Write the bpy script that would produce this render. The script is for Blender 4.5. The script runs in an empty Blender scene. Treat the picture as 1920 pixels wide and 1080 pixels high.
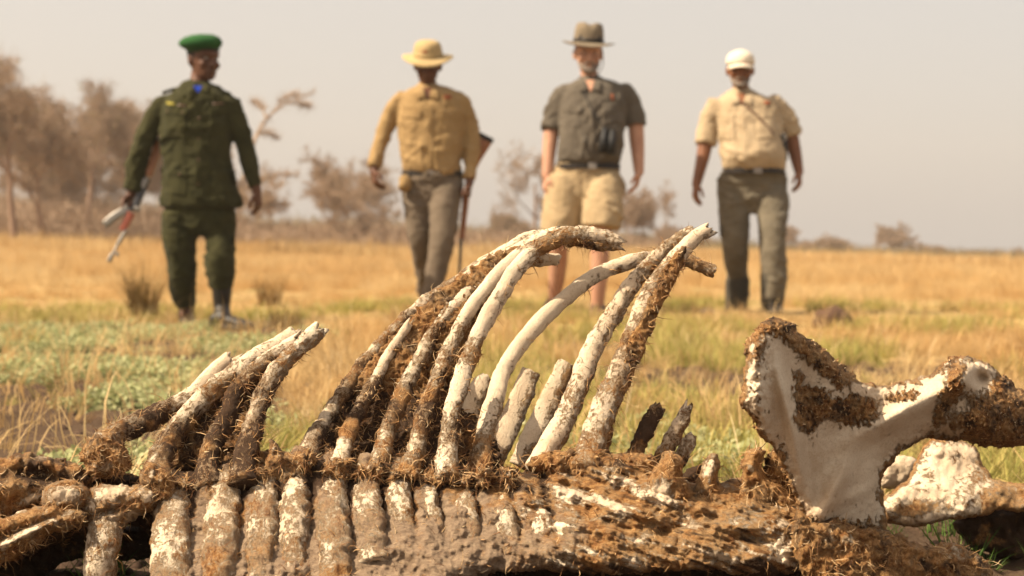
import bpy, math, random
import numpy as np
from mathutils import Vector, Matrix
from mathutils.bvhtree import BVHTree

scene = bpy.context.scene
COL = scene.collection
RNG = np.random.RandomState(11)
random.seed(11)

# ------------------------------------------------------------------ camera
CAM_H = 0.53
FPX = 2667.0
PITCH = math.atan(82.0 / FPX)
ROLL = math.radians(1.0)
CAM = np.array([0.0, 0.0, CAM_H])
_f = np.array([0.0, math.cos(PITCH), -math.sin(PITCH)])
_r0 = np.array([1.0, 0.0, 0.0])
_u0 = np.cross(_r0, _f)
_r = math.cos(ROLL) * _r0 + math.sin(ROLL) * _u0
_u = -math.sin(ROLL) * _r0 + math.cos(ROLL) * _u0
cam_data = bpy.data.cameras.new('camera')
cam = bpy.data.objects.new('camera', cam_data)
COL.objects.link(cam)
cam.matrix_world = Matrix(((_r[0], _u[0], -_f[0], CAM[0]), (_r[1], _u[1], -_f[1], CAM[1]),
                           (_r[2], _u[2], -_f[2], CAM[2]), (0, 0, 0, 1)))
cam_data.sensor_width = 36.0
cam_data.lens = 50.0
cam_data.clip_start = 0.05
cam_data.clip_end = 3000.0
cam_data.dof.use_dof = True
cam_data.dof.focus_distance = 2.12
cam_data.dof.aperture_fstop = 5.0
cam_data.dof.aperture_blades = 0
scene.camera = cam

# ------------------------------------------------------------------ sky, sun, exposure
SUN_DIR = np.array([-0.66, -0.17, 0.72]); SUN_DIR /= np.linalg.norm(SUN_DIR)
sun_el = math.asin(SUN_DIR[2])
world = bpy.data.worlds.new('World'); scene.world = world
world.use_nodes = True
wn = world.node_tree; wn.nodes.clear()
sky = wn.nodes.new('ShaderNodeTexSky'); sky.sky_type = 'NISHITA'; sky.sun_disc = False
sky.sun_elevation = sun_el
sky.sun_rotation = math.atan2(SUN_DIR[0], SUN_DIR[1])
sky.air_density = 1.0; sky.dust_density = 6.0; sky.ozone_density = 1.0; sky.altitude = 0
dust = wn.nodes.new('ShaderNodeMixRGB'); dust.blend_type = 'MIX'; dust.inputs['Fac'].default_value = 0.62
dust.inputs['Color2'].default_value = (5.0, 4.5, 4.05, 1)       # dry-season dust veil over the sky
bg = wn.nodes.new('ShaderNodeBackground'); bg.inputs['Strength'].default_value = 0.10
wo = wn.nodes.new('ShaderNodeOutputWorld')
warm = wn.nodes.new('ShaderNodeMixRGB'); warm.blend_type = 'MULTIPLY'; warm.inputs['Fac'].default_value = 1.0; warm.inputs['Color2'].default_value = (1.17, 1.01, 0.82, 1)
wn.links.new(sky.outputs[0], warm.inputs['Color1']); wn.links.new(warm.outputs[0], dust.inputs['Color1'])
wn.links.new(dust.outputs[0], bg.inputs[0]); wn.links.new(bg.outputs[0], wo.inputs[0])
sl = bpy.data.lights.new('sun', 'SUN'); sl.energy = 5.0; sl.angle = math.radians(0.5); sl.color = (1.0, 0.85, 0.64)
so = bpy.data.objects.new('sun', sl); COL.objects.link(so)
so.location = (-20, -3, 25)
so.rotation_euler = Vector(SUN_DIR).to_track_quat('Z', 'Y').to_euler()
scene.view_settings.view_transform = 'Standard'
scene.view_settings.look = 'None'
scene.view_settings.exposure = 0.90
scene.view_settings.gamma = 1.0
scene.view_settings.use_curve_mapping = False
scene.render.engine = 'CYCLES'
scene.cycles.use_denoising = True
scene.cycles.max_bounces = 6
scene.cycles.diffuse_bounces = 3
scene.cycles.glossy_bounces = 2
scene.cycles.transmission_bounces = 2
scene.cycles.volume_bounces = 0

# ------------------------------------------------------------------ helpers
def P(px, py, d):
    """Place in the world that the camera sees at picture point (px, py), d metres ahead."""
    px = np.asarray(px, float); py = np.asarray(py, float); d = np.asarray(d, float)
    X = (px - 960.0) / FPX; Y = (540.0 - py) / FPX
    return CAM + d[..., None] * (_f + X[..., None] * _r + Y[..., None] * _u)

def V(px, py, d):
    return P(np.float64(px), np.float64(py), np.float64(d))

def project(p):
    q = p - CAM
    d = q @ _f
    return 960 + FPX * (q @ _r) / d, 540 - FPX * (q @ _u) / d, d

_perm = np.random.RandomState(3).permutation(256); _perm = np.concatenate([_perm, _perm, _perm])
_g = np.random.RandomState(4).normal(size=(256, 3)); _g /= np.linalg.norm(_g, axis=1)[:, None]
def noise(p):
    p = np.asarray(p, float)
    i = np.floor(p).astype(int); f = p - i; i &= 255
    w = f * f * f * (f * (f * 6 - 15) + 10)
    r = 0
    for dx in (0, 1):
        for dy in (0, 1):
            for dz in (0, 1):
                h = _perm[_perm[_perm[i[:, 0] + dx] + i[:, 1] + dy] + i[:, 2] + dz]
                g = _g[h]
                dot = g[:, 0] * (f[:, 0] - dx) + g[:, 1] * (f[:, 1] - dy) + g[:, 2] * (f[:, 2] - dz)
                r = r + dot * (w[:, 0] if dx else 1 - w[:, 0]) * (w[:, 1] if dy else 1 - w[:, 1]) * (w[:, 2] if dz else 1 - w[:, 2])
    return r * 1.6
def fbm(p, o=4, gain=0.5):
    p = np.asarray(p, float); s = 0; a = 1.0; k = 1.0
    for j in range(o):
        s = s + a * noise(p * k + 17.3 * j); a *= gain; k *= 2.03
    return s
def ridged(p, o=3):
    p = np.asarray(p, float); s = 0; a = 1.0; k = 1.0
    for j in range(o):
        s = s + a * (1 - np.abs(noise(p * k + 9.1 * j)) * 2); a *= 0.5; k *= 2.1
    return s / 1.75
def sstep(a, b, x):
    t = np.clip((x - a) / (b - a), 0, 1); return t * t * (3 - 2 * t)

def mesh_obj(name, verts, faces, mat=None, parent=None, attrs=None, smooth=True, kind=None):
    verts = np.asarray(verts, np.float32)
    me = bpy.data.meshes.new(name)
    if isinstance(faces, np.ndarray):
        n, k = faces.shape
        me.vertices.add(len(verts)); me.vertices.foreach_set('co', verts.ravel())
        me.loops.add(n * k); me.loops.foreach_set('vertex_index', faces.astype(np.int32).ravel())
        me.polygons.add(n)
        me.polygons.foreach_set('loop_start', np.arange(0, n * k, k, dtype=np.int32))
        me.polygons.foreach_set('loop_total', np.full(n, k, np.int32))
        me.update(calc_edges=True)
    else:
        me.from_pydata(verts.tolist(), [], [list(map(int, f)) for f in faces])
    if smooth:
        me.polygons.foreach_set('use_smooth', np.ones(len(me.polygons), bool))
    me.validate()
    for k, v in (attrs or {}).items():
        v = np.asarray(v, np.float32)
        if v.ndim == 1:
            a = me.attributes.new(k, 'FLOAT', 'POINT'); a.data.foreach_set('value', v)
        else:
            a = me.attributes.new(k, 'FLOAT_VECTOR', 'POINT'); a.data.foreach_set('vector', v.ravel())
    o = bpy.data.objects.new(name, me); COL.objects.link(o)
    if mat is not None: me.materials.append(mat)
    if parent is not None:
        o.parent = parent
        o.matrix_parent_inverse = Matrix.Translation(-Vector(parent.location)) if parent.rotation_euler[2] == 0 else parent.matrix_world.inverted()
    if kind: o['kind'] = kind
    return o

def tag(o, label, cat, group=None):
    o['label'] = label; o['category'] = cat
    if group: o['group'] = group
    return o
def empty(name, loc, label, cat, group=None):
    o = bpy.data.objects.new(name, None); COL.objects.link(o)
    o.location = [float(c) for c in loc]; o.empty_display_size = 0.1
    return tag(o, label, cat, group)

class Bag:
    """Collects shapes to make ONE mesh."""
    def __init__(s): s.v = []; s.f = []; s.n = 0; s.a = []
    def add(s, v, f, a=None):
        v = np.asarray(v, float)
        s.v.append(v); s.f += [tuple(int(i) + s.n for i in q) for q in f]; s.n += len(v)
        if a is not None: s.a.append(np.broadcast_to(np.asarray(a, float), (len(v),)))
        return s
    def arr(s): return np.concatenate(s.v), s.f
    def obj(s, name, mat, parent=None, smooth=True, kind=None, attr=None):
        v, f = s.arr()
        at = {attr: np.concatenate(s.a)} if attr else None
        return mesh_obj(name, v, f, mat, parent, at, smooth, kind)

def resample(pts, n):
    """Catmull-Rom through pts (k x m), n samples by arc length."""
    pts = np.asarray(pts, float)
    ext = np.vstack([2 * pts[0] - pts[1], pts, 2 * pts[-1] - pts[-2]])
    out = []
    for i in range(1, len(ext) - 2):
        t = np.linspace(0, 1, 24, endpoint=False)[:, None]
        p0, p1, p2, p3 = ext[i - 1], ext[i], ext[i + 1], ext[i + 2]
        out.append(0.5 * ((2 * p1) + (-p0 + p2) * t + (2 * p0 - 5 * p1 + 4 * p2 - p3) * t ** 2 + (-p0 + 3 * p1 - 3 * p2 + p3) * t ** 3))
    out.append(pts[-1:]); c = np.vstack(out)
    L = np.concatenate([[0], np.cumsum(np.linalg.norm(np.diff(c[:, :3], axis=0), axis=1))])
    s = np.linspace(0, L[-1], n)
    return np.stack([np.interp(s, L, c[:, k]) for k in range(c.shape[1])], 1)

def unit(a): return a / (np.linalg.norm(a, axis=-1, keepdims=True) + 1e-12)

def loft(cs, ax, bx, n=20, power=2.0):
    """Closed tube through sections: centre cs, half-axis vectors ax and bx."""
    cs = np.asarray(cs, float); ax = np.asarray(ax, float); bx = np.asarray(bx, float)
    t = np.linspace(0, 2 * np.pi, n, endpoint=False)
    ct = np.sign(np.cos(t)) * np.abs(np.cos(t)) ** (2 / power); st = np.sign(np.sin(t)) * np.abs(np.sin(t)) ** (2 / power)
    v = (cs[:, None] + ax[:, None] * ct[None, :, None] + bx[:, None] * st[None, :, None]).reshape(-1, 3)
    k = len(cs); f = []
    for i in range(k - 1):
        for j in range(n):
            a = i * n + j; b = i * n + (j + 1) % n
            f.append((a, b, b + n, a + n))
    f.append(tuple(range(n - 1, -1, -1))); f.append(tuple((k - 1) * n + j for j in range(n)))
    return v, f

def limb(pts, rad, n=14, m=18, flat=1.0):
    """Round tapered tube through pts with radii, hemispherical ends."""
    pts = np.asarray(pts, float); rad = np.asarray(rad, float)
    c = resample(np.hstack([pts, rad[:, None]]), m) if len(pts) > 2 else np.hstack([np.linspace(pts[0], pts[1], m), np.linspace(rad[0], rad[1], m)[:, None]])
    p = c[:, :3]; r = np.maximum(c[:, 3], 1e-4)
    T = unit(np.gradient(p, axis=0))
    # round the ends
    pe = [p[0] - T[0] * r[0] * k for k in (0.95, 0.8, 0.5)]; re = [r[0] * k for k in (0.3, 0.6, 0.87)]
    qe = [p[-1] + T[-1] * r[-1] * k for k in (0.5, 0.8, 0.95)]; se = [r[-1] * k for k in (0.87, 0.6, 0.3)]
    p = np.vstack([pe, p, qe]); r = np.concatenate([re, r, se]); T = np.vstack([[T[0]] * 3, T, [T[-1]] * 3])
    ref = np.array([0, 1.0, 0.05]); 
    a = np.cross(T, ref); bad = np.linalg.norm(a, axis=1) < 0.15
    a[bad] = np.cross(T[bad], np.array([1.0, 0, 0.1])); a = unit(a); b = unit(np.cross(a, T))
    return loft(p, a * r[:, None], b * r[:, None] * flat, n)

def ellipsoid(c, r, rot=None, n=16, m=10):
    th = np.linspace(0.12, np.pi - 0.12, m)
    cs = np.stack([np.zeros(m), np.zeros(m), np.cos(th)], 1)
    v, f = loft(cs, np.stack([np.sin(th), 0 * th, 0 * th], 1), np.stack([0 * th, np.sin(th), 0 * th], 1), n)
    v = v * np.asarray(r, float)
    if rot is not None: v = v @ np.asarray(rot).T
    # loft built top to bottom: flip
    f = [tuple(reversed(q)) for q in f]
    return v + np.asarray(c, float), f

def box(c, r, rot=None):
    v = np.array([(x, y, z) for x in (-1, 1) for y in (-1, 1) for z in (-1, 1)], float) * np.asarray(r, float)
    if rot is not None: v = v @ np.asarray(rot).T
    return v + np.asarray(c, float), [(0, 1, 3, 2), (4, 6, 7, 5), (0, 4, 5, 1), (2, 3, 7, 6), (0, 2, 6, 4), (1, 5, 7, 3)]

def rotz(a): c, s = math.cos(a), math.sin(a); return np.array([[c, -s, 0], [s, c, 0], [0, 0, 1.0]])
def rotx(a): c, s = math.cos(a), math.sin(a); return np.array([[1.0, 0, 0], [0, c, -s], [0, s, c]])
def roty(a): c, s = math.cos(a), math.sin(a); return np.array([[c, 0, s], [0, 1.0, 0], [-s, 0, c]])

def remesh(shapes, voxel, smooth=3, factor=0.5):
    """Fuse overlapping closed shapes into one continuous surface."""
    bag = Bag()
    for v, f in shapes: bag.add(v, f)
    v, f = bag.arr()
    me = bpy.data.meshes.new('tmp'); me.from_pydata(v.tolist(), [], f)
    import bmesh
    bm = bmesh.new(); bm.from_mesh(me); bmesh.ops.recalc_face_normals(bm, faces=bm.faces); bm.to_mesh(me); bm.free()
    o = bpy.data.objects.new('tmp', me); COL.objects.link(o)
    m = o.modifiers.new('r', 'REMESH'); m.mode = 'VOXEL'; m.voxel_size = voxel; m.adaptivity = 0
    if smooth:
        s = o.modifiers.new('s', 'SMOOTH'); s.iterations = smooth; s.factor = factor
    ev = o.evaluated_get(bpy.context.evaluated_depsgraph_get())
    e = ev.to_mesh()
    nv = len(e.vertices); vv = np.empty(nv * 3, np.float32); e.vertices.foreach_get('co', vv)
    quads = all(p.loop_total == 4 for p in e.polygons)
    ff = np.empty(len(e.loops), np.int32); e.loops.foreach_get('vertex_index', ff)
    if quads: ff = ff.reshape(-1, 4)
    else: ff = [tuple(p.vertices) for p in e.polygons]
    ev.to_mesh_clear(); bpy.data.objects.remove(o); bpy.data.meshes.remove(me)
    return vv.reshape(-1, 3).astype(float), ff

def vnormals(v, f):
    f = np.asarray(f); n = np.cross(v[f[:, 2]] - v[f[:, 0]], v[f[:, 3]] - v[f[:, 1]]) if f.shape[1] == 4 else np.cross(v[f[:, 1]] - v[f[:, 0]], v[f[:, 2]] - v[f[:, 0]])
    out = np.zeros_like(v)
    for k in range(f.shape[1]): np.add.at(out, f[:, k], n)
    return unit(out)

# ------------------------------------------------------------------ materials
class NT:
    def __init__(s, name):
        s.m = bpy.data.materials.new(name); s.m.use_nodes = True
        s.t = s.m.node_tree; s.t.nodes.clear()
        s.out = s.t.nodes.new('ShaderNodeOutputMaterial'); s.b = s.t.nodes.new('ShaderNodeBsdfPrincipled')
        s.t.links.new(s.b.outputs[0], s.out.inputs[0])
    def n(s, t, **kw):
        x = s.t.nodes.new(t)
        for k, v in kw.items():
            if k[0] == '_': x.inputs[k[1:].replace('_', ' ')].default_value = v
            else: setattr(x, k, v)
        return x
    def l(s, a, b): s.t.links.new(a, b)
    def noise(s, scale, detail=4, rough=0.6, vec=None, dist=0):
        x = s.n('ShaderNodeTexNoise', _Scale=scale, _Detail=detail, _Roughness=rough, _Distortion=dist)
        s.l(vec if vec is not None else s.pos(), x.inputs['Vector']); return x.outputs['Fac']
    def pos(s):
        if not hasattr(s, 'tc'): s.tc = s.n('ShaderNodeTexCoord')
        return s.tc.outputs['Object']
    def mapped(s, scale, rot=(0, 0, 0)):
        x = s.n('ShaderNodeMapping'); x.inputs['Scale'].default_value = scale; x.inputs['Rotation'].default_value = rot
        s.l(s.pos(), x.inputs['Vector']); return x.outputs[0]
    def ramp(s, fac, stops, interp='LINEAR'):
        x = s.n('ShaderNodeValToRGB'); x.color_ramp.interpolation = interp; e = x.color_ramp.elements
        while len(e) < len(stops): e.new(0.5)
        for q, (p, c) in zip(e, stops):
            q.position = p; q.color = (*c, 1) if not isinstance(c, (int, float)) else (c, c, c, 1)
        s.l(fac, x.inputs[0]); return x.outputs[0]
    def mix(s, fac, a, b, mode='MIX'):
        x = s.n('ShaderNodeMixRGB', blend_type=mode)
        for v, i in ((fac, 0), (a, 1), (b, 2)):
            if isinstance(v, (int, float)): x.inputs[i].default_value = v
            elif isinstance(v, tuple): x.inputs[i].default_value = (*v, 1)
            else: s.l(v, x.inputs[i])
        return x.outputs[0]
    def math(s, op, a, b=0.0, c=0.0):
        x = s.n('ShaderNodeMath', operation=op)
        for v, i in ((a, 0), (b, 1), (c, 2)):
            if isinstance(v, (int, float)): x.inputs[i].default_value = v
            else: s.l(v, x.inputs[i])
        return x.outputs[0]
    def attr(s, name, out='Fac'):
        return s.n('ShaderNodeAttribute', attribute_name=name).outputs[out]
    def bump(s, h, strength=0.5, dist=0.01):
        x = s.n('ShaderNodeBump', _Strength=strength, _Distance=dist); s.l(h, x.inputs['Height']); s.l(x.outputs[0], s.b.inputs['Normal'])
    def col(s, c, rough=0.9, spec=0.2):
        if isinstance(c, tuple): s.b.inputs['Base Color'].default_value = (*c, 1)
        else: s.l(c, s.b.inputs['Base Color'])
        s.b.inputs['Roughness'].default_value = rough; s.b.inputs['Specular IOR Level'].default_value = spec
        return s.m

def cloth(name, c1, c2, scale=9, weave=900, rough=0.95, stain=None):
    k = NT(name)
    c = k.mix(k.ramp(k.noise(scale, 5, 0.65), [(0.3, 0.0), (0.7, 1.0)]), c1, c2)
    c = k.mix(k.ramp(k.noise(70, 3, 0.7), [(0.35, 0.0), (0.75, 0.35)]), c, tuple(x * 0.7 for x in c1))
    if stain: c = k.mix(k.ramp(k.noise(4, 4, 0.7), [(0.55, 0.0), (0.75, 0.6)]), c, stain)
    k.bump(k.noise(weave * 0.25, 2, 0.5), 0.25, 0.002)
    m = k.col(c, rough, 0.12)
    k.b.inputs['Sheen Weight'].default_value = 0.04
    return m
def plain(name, c, rough=0.6, spec=0.4, metal=0.0, var=0.15, scale=30):
    k = NT(name)
    cc = k.mix(k.noise(scale, 4, 0.6), tuple(x * (1 - var) for x in c), tuple(min(1, x * (1 + var)) for x in c))
    k.bump(k.noise(scale * 4, 3, 0.6), 0.2, 0.002)
    m = k.col(cc, rough, spec); k.b.inputs['Metallic'].default_value = metal
    return m
def skin(name, c1, c2, rough=0.55):
    k = NT(name)
    c = k.mix(k.ramp(k.noise(14, 5, 0.6), [(0.3, 0.0), (0.7, 1.0)]), c1, c2)
    k.bump(k.noise(160, 3, 0.6), 0.25, 0.002)
    m = k.col(c, rough, 0.3)
    k.b.inputs['Subsurface Weight'].default_value = 0.0
    return m
# ================================================================== the setting: ground
FEET = []
def terrain(x, y):
    x = np.asarray(x, float); y = np.asarray(y, float)
    z = 0.10 * sstep(5.5, 10.5, y) * sstep(-2.4, 0.2, x)
    q = np.stack([x * 0.35, y * 0.35, np.zeros_like(x)], -1).reshape(-1, 3)
    z = z + (fbm(q, 3) * 0.02).reshape(x.shape) * sstep(3, 7, y)
    z = z - 0.012 * x * sstep(14, 45, y) * sstep(400, 200, y)
    for fx, fy, dz in FEET: z = z + dz * np.exp(-((x - fx) ** 2 + (y - fy) ** 2) / 0.55)
    return z
for _a in ((385, 617, 8.5), (800, 592, 9.25), (1085, 598, 9.1), (1415, 587, 9.5)):
    _p = V(*_a); FEET.append((_p[0], _p[1], float(_p[2] - terrain(_p[0], _p[1]) - 0.005)))
def herb_zone(x, y):
    """1 where the grey-green herbs carpet the soil."""
    nz = fbm(np.stack([x * 0.9, y * 0.9, np.full_like(x, 3.0)], -1).reshape(-1, 3), 3).reshape(x.shape)
    edge = -0.14 * y - 0.02 + 0.25 * nz
    far = 9.0 + 0.8 * nz
    z = sstep(0.12, -0.12, x - edge) * sstep(0.3, -0.3, y - far) * sstep(2.35, 2.8, y)
    z2 = sstep(0.25, 0.0, np.hypot((x - 0.13) / 1.6, y - 3.6) - 0.25) * 0.55     # thin patch behind the rib stubs
    return np.maximum(z, z2)

def soil_mat():
    k = NT('soil_and_straw_litter')
    n1 = k.noise(6, 8, 0.7); n2 = k.noise(40, 6, 0.7); n3 = k.noise(1.3, 5, 0.6)
    soil = k.mix(n2, (0.035, 0.022, 0.016), (0.15, 0.095, 0.06))
    soil = k.mix(k.ramp(n1, [(0.4, 0.0), (0.65, 0.7)]), soil, (0.10, 0.07, 0.045))
    straw = k.mix(k.noise(25, 6, 0.75), (0.30, 0.19, 0.080), (0.52, 0.36, 0.17))
    straw = k.mix(k.ramp(n3, [(0.42, 0.0), (0.62, 0.5)]), straw, (0.20, 0.17, 0.05))
    f = k.math('ADD', k.attr('straw'), k.math('MULTIPLY', k.math('SUBTRACT', n1, 0.5), 1.3))
    f = k.ramp(f, [(0.35, 0.0), (0.65, 1.0)])
    k.bump(k.math('ADD', n2, n1), 0.8, 0.02)
    return k.col(k.mix(f, soil, straw), 1.0, 0.05)
yy = np.concatenate([np.arange(-3, 1.3, 0.3), np.arange(1.3, 3.2, 0.014), np.arange(3.2, 6, 0.03), np.arange(6, 14, 0.09), np.geomspace(14, 2200, 90)])
uu = np.linspace(-1, 1, 300)
uu = np.sign(uu) * np.abs(uu) ** 1.5
gy, gu = np.meshgrid(yy, uu, indexing='ij')
gx = gu * (2.2 + np.abs(gy) * 1.3)
gz = terrain(gx, gy)
pp = np.stack([gx, gy, gx * 0], -1).reshape(-1, 3)
clod = (np.maximum(0, fbm(pp * 9, 4)) * 0.035 + np.abs(fbm(pp * 30 + 5, 3)) * 0.010).reshape(gx.shape)
near = sstep(16, 6, gy) * sstep(3.0, 1.5, np.abs(gu) * (2.2 + gy * 1.3) / (1 + gy * 0.4))
gz = gz + clod * near - 0.012 * near
hz = herb_zone(gx, gy)
straw = sstep(3.2, 9.0, gy + fbm(pp * 0.8, 3).reshape(gx.shape) * 3.5) * (1 - hz) * 0.75
straw = np.maximum(straw, sstep(8, 10.5, gy))
R_, C_ = gx.shape
idx = np.arange(R_ * C_).reshape(R_, C_)
gf = np.stack([idx[:-1, :-1], idx[:-1, 1:], idx[1:, 1:], idx[1:, :-1]], -1).reshape(-1, 4)
ground = mesh_obj('ground', np.stack([gx, gy, gz], -1).reshape(-1, 3), gf, soil_mat(), attrs={'straw': straw.ravel()}, kind='structure')

# ------------------------------------------------------------------ small plants scattered by geometry nodes
def scatter(name, sources, pts, rots, scl, label):
    coll = bpy.data.collections.new(name + '_source')
    for s in sources:
        COL.objects.unlink(s); coll.objects.link(s)
    me = bpy.data.meshes.new(name); me.vertices.add(len(pts)); me.vertices.foreach_set('co', np.asarray(pts, np.float32).ravel())
    a = me.attributes.new('rot', 'FLOAT_VECTOR', 'POINT'); a.data.foreach_set('vector', np.asarray(rots, np.float32).ravel())
    a = me.attributes.new('scl', 'FLOAT_VECTOR', 'POINT'); a.data.foreach_set('vector', np.asarray(scl, np.float32).ravel())
    a = me.attributes.new('pick', 'INT', 'POINT'); a.data.foreach_set('value', RNG.randint(0, len(sources), len(pts)).astype(np.int32))
    o = bpy.data.objects.new(name, me); COL.objects.link(o)
    ng = bpy.data.node_groups.new(name, 'GeometryNodeTree')
    ng.interface.new_socket('Geometry', in_out='INPUT', socket_type='NodeSocketGeometry')
    ng.interface.new_socket('Geometry', in_out='OUTPUT', socket_type='NodeSocketGeometry')
    gi = ng.nodes.new('NodeGroupInput'); go = ng.nodes.new('NodeGroupOutput')
    ci = ng.nodes.new('GeometryNodeCollectionInfo'); ci.inputs['Collection'].default_value = coll
    ci.inputs['Separate Children'].default_value = True; ci.inputs['Reset Children'].default_value = True
    io = ng.nodes.new('GeometryNodeInstanceOnPoints'); io.inputs['Pick Instance'].default_value = True
    def na(n, t):
        x = ng.nodes.new('GeometryNodeInputNamedAttribute'); x.data_type = t; x.inputs['Name'].default_value = n; return x.outputs['Attribute']
    L = ng.links.new
    L(gi.outputs[0], io.inputs['Points']); L(ci.outputs[0], io.inputs['Instance'])
    L(na('pick', 'INT'), io.inputs['Instance Index']); L(na('rot', 'FLOAT_VECTOR'), io.inputs['Rotation']); L(na('scl', 'FLOAT_VECTOR'), io.inputs['Scale'])
    L(io.outputs[0], go.inputs[0])
    m = o.modifiers.new('scatter', 'NODES'); m.node_group = ng
    o['kind'] = 'stuff'; o['label'] = label
    return o

def blades(name, n, h, w, spread, lean, mat, seed, dead=0.0, seg=4, rad=0.05):
    r = np.random.RandomState(seed); V_, F_, A_ = [], [], []
    k = 0
    for i in range(n):
        a = r.uniform(0, 6.283); rr = rad * math.sqrt(r.uniform(0, 1))
        p = np.array([rr * math.cos(a), rr * math.sin(a), -0.005])
        d = a + r.normal() * 0.7; L = h * r.uniform(0.45, 1.15); le = lean * r.uniform(0.2, 1.5)
        if r.rand() < dead: le = r.uniform(1.2, 2.6)
        ww = w * r.uniform(0.6, 1.3); side = np.array([-math.sin(d), math.cos(d), 0]); c = r.uniform(0, 1)
        th = 0.05 + 0.15 * r.rand()
        for j in range(seg + 1):
            t = j / seg
            wd = ww * (1 - t ** 1.6) * 0.5
            V_ += [p - side * wd, p + side * wd]; A_ += [c, c]
            th2 = th + le * t
            p = p + np.array([math.cos(d) * math.sin(th2), math.sin(d) * math.sin(th2), math.cos(th2)]) * L / seg
            if p[2] < 0.004: p[2] = 0.004
        for j in range(seg):
            q = k + 2 * j; F_.append((q, q + 1, q + 3, q + 2))
        k += 2 * seg + 2
    return mesh_obj(name, np.array(V_), np.array(F_), mat, attrs={'tone': np.array(A_)}, smooth=False)

def leafmat(name, stops, transl=0.3, big=None):
    k = NT(name)
    oi = k.n('ShaderNodeObjectInfo')
    f = k.math('ADD', k.math('MULTIPLY', k.attr('tone'), 0.6), k.math('MULTIPLY', oi.outputs['Random'], 0.4))
    c = k.ramp(f, stops)
    if big:
        pn = k.n('ShaderNodeTexNoise', _Scale=0.55, _Detail=3.0, _Roughness=0.6); k.l(oi.outputs['Location'], pn.inputs['Vector'])
        c = k.mix(k.ramp(pn.outputs['Fac'], [(0.38, 0.0), (0.58, 1.0)]), c, k.mix(1.0, c, big, 'MULTIPLY'))
    m = k.col(c, 0.7, 0.25)
    tr = k.n('ShaderNodeBsdfTranslucent'); k.l(c, tr.inputs[0])
    mx = k.n('ShaderNodeMixShader', _Fac=transl); k.l(k.b.outputs[0], mx.inputs[1]); k.l(tr.outputs[0], mx.inputs[2]); k.l(mx.outputs[0], k.out.inputs[0])
    return m
M_straw = leafmat('dry_straw', [(0.0, (0.34, 0.20, 0.075)), (0.4, (0.58, 0.42, 0.20)), (0.75, (0.70, 0.54, 0.29)), (1.0, (0.78, 0.66, 0.44))], 0.4, (0.88, 0.76, 0.62))
M_greeng = leafmat('yellow_green_grass', [(0.0, (0.20, 0.20, 0.05)), (0.5, (0.40, 0.35, 0.10)), (1.0, (0.62, 0.47, 0.18))])
M_fresh = leafmat('fresh_green_grass', [(0.0, (0.05, 0.10, 0.015)), (0.6, (0.10, 0.17, 0.03)), (1.0, (0.20, 0.22, 0.06))])
M_rush = leafmat('brown_rush', [(0.0, (0.09, 0.07, 0.02)), (0.5, (0.22, 0.13, 0.045)), (1.0, (0.36, 0.22, 0.08))])
M_herb = leafmat('sage_green_leaf', [(0.0, (0.18, 0.205, 0.07)), (0.5, (0.33, 0.34, 0.15)), (1.0, (0.49, 0.475, 0.265))], 0.3)

def ring_pts(n, ymin, ymax, keep, power=1.0, margin=620):
    """Random ground points inside the view, thinned by keep(x, y)."""
    n = int(n * 1.42)
    out = []
    tot = 0
    while tot < n:
        m = n * 2
        y = ymin + (ymax - ymin) * RNG.rand(m) ** power
        hw = y * (960 + margin) / FPX + 0.15
        x = (RNG.rand(m) * 2 - 1) * hw
        ok = RNG.rand(m) < keep(x, y)
        out.append(np.stack([x[ok], y[ok]], 1)); tot += ok.sum()
        if len(out) > 40: break
    q = np.concatenate(out)[:n]
    return q
def place(q, s0, s1, tilt=0.25, lift=0.0, flat=(1, 1)):
    z = terrain(q[:, 0], q[:, 1]) - 0.012 + lift
    pts = np.column_stack([q, z])
    rot = np.column_stack([RNG.normal(0, tilt, len(q)), RNG.normal(0, tilt, len(q)), RNG.uniform(0, 6.28, len(q))])
    s = RNG.uniform(s0, s1, len(q)); zz = s * RNG.uniform(*flat, len(q)) if flat != (1, 1) else s
    return pts, rot, np.column_stack([s, s, zz])

# patchiness of the sward
def patch(x, y, f, seed, lo, hi):
    return sstep(lo, hi, fbm(np.stack([x * f, y * f, np.full_like(x, seed)], -1), 3))
# near and middle yellow grass (right and centre of the clearing)
tuft_s = [blades('straw_tuft', 38, 0.15, 0.0035, 0.05, 1.3, M_straw, s, dead=0.45, rad=0.06) for s in (1, 2, 3)]
q = ring_pts(7500, 3.3, 11, lambda x, y: (0.02 + 0.98 * patch(x, y, 0.8, 5.5, -0.12, 0.15)) * (1 - 0.93 * herb_zone(x, y)) * (0.2 + 0.8 * sstep(3.4, 6.0, y)) * (1 - 0.85 * np.exp(-((x + 1.7) / .8) ** 2 - ((y - 8.2) / .9) ** 2)), 0.8)
pts, rot, scl = place(q, 0.6, 1.35, 0.3); big_ = RNG.rand(len(q)) < .06; scl *= (np.where(big_, 1.25, .62) * (1 - .25 * sstep(6, 9, q[:, 1])))[:, None]
scatter('dry_grass', tuft_s, pts, rot, scl, 'dry straw coloured grass covering the clearing behind the carcass')
tuft_g = [blades('green_tuft', 30, 0.10, 0.0035, 0.04, 0.9, M_greeng, s, dead=0.2, rad=0.045) for s in (11, 12, 13)]
q = ring_pts(3600, 3.0, 10.5, lambda x, y: patch(x, y, 1.2, 9.5, -0.02, 0.2) * (1 - 0.9 * herb_zone(x, y)), 0.8)
scatter('green_grass', tuft_g, *place(q, 0.6, 1.4, 0.3), 'yellow green grass between the straw tufts')
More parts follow.
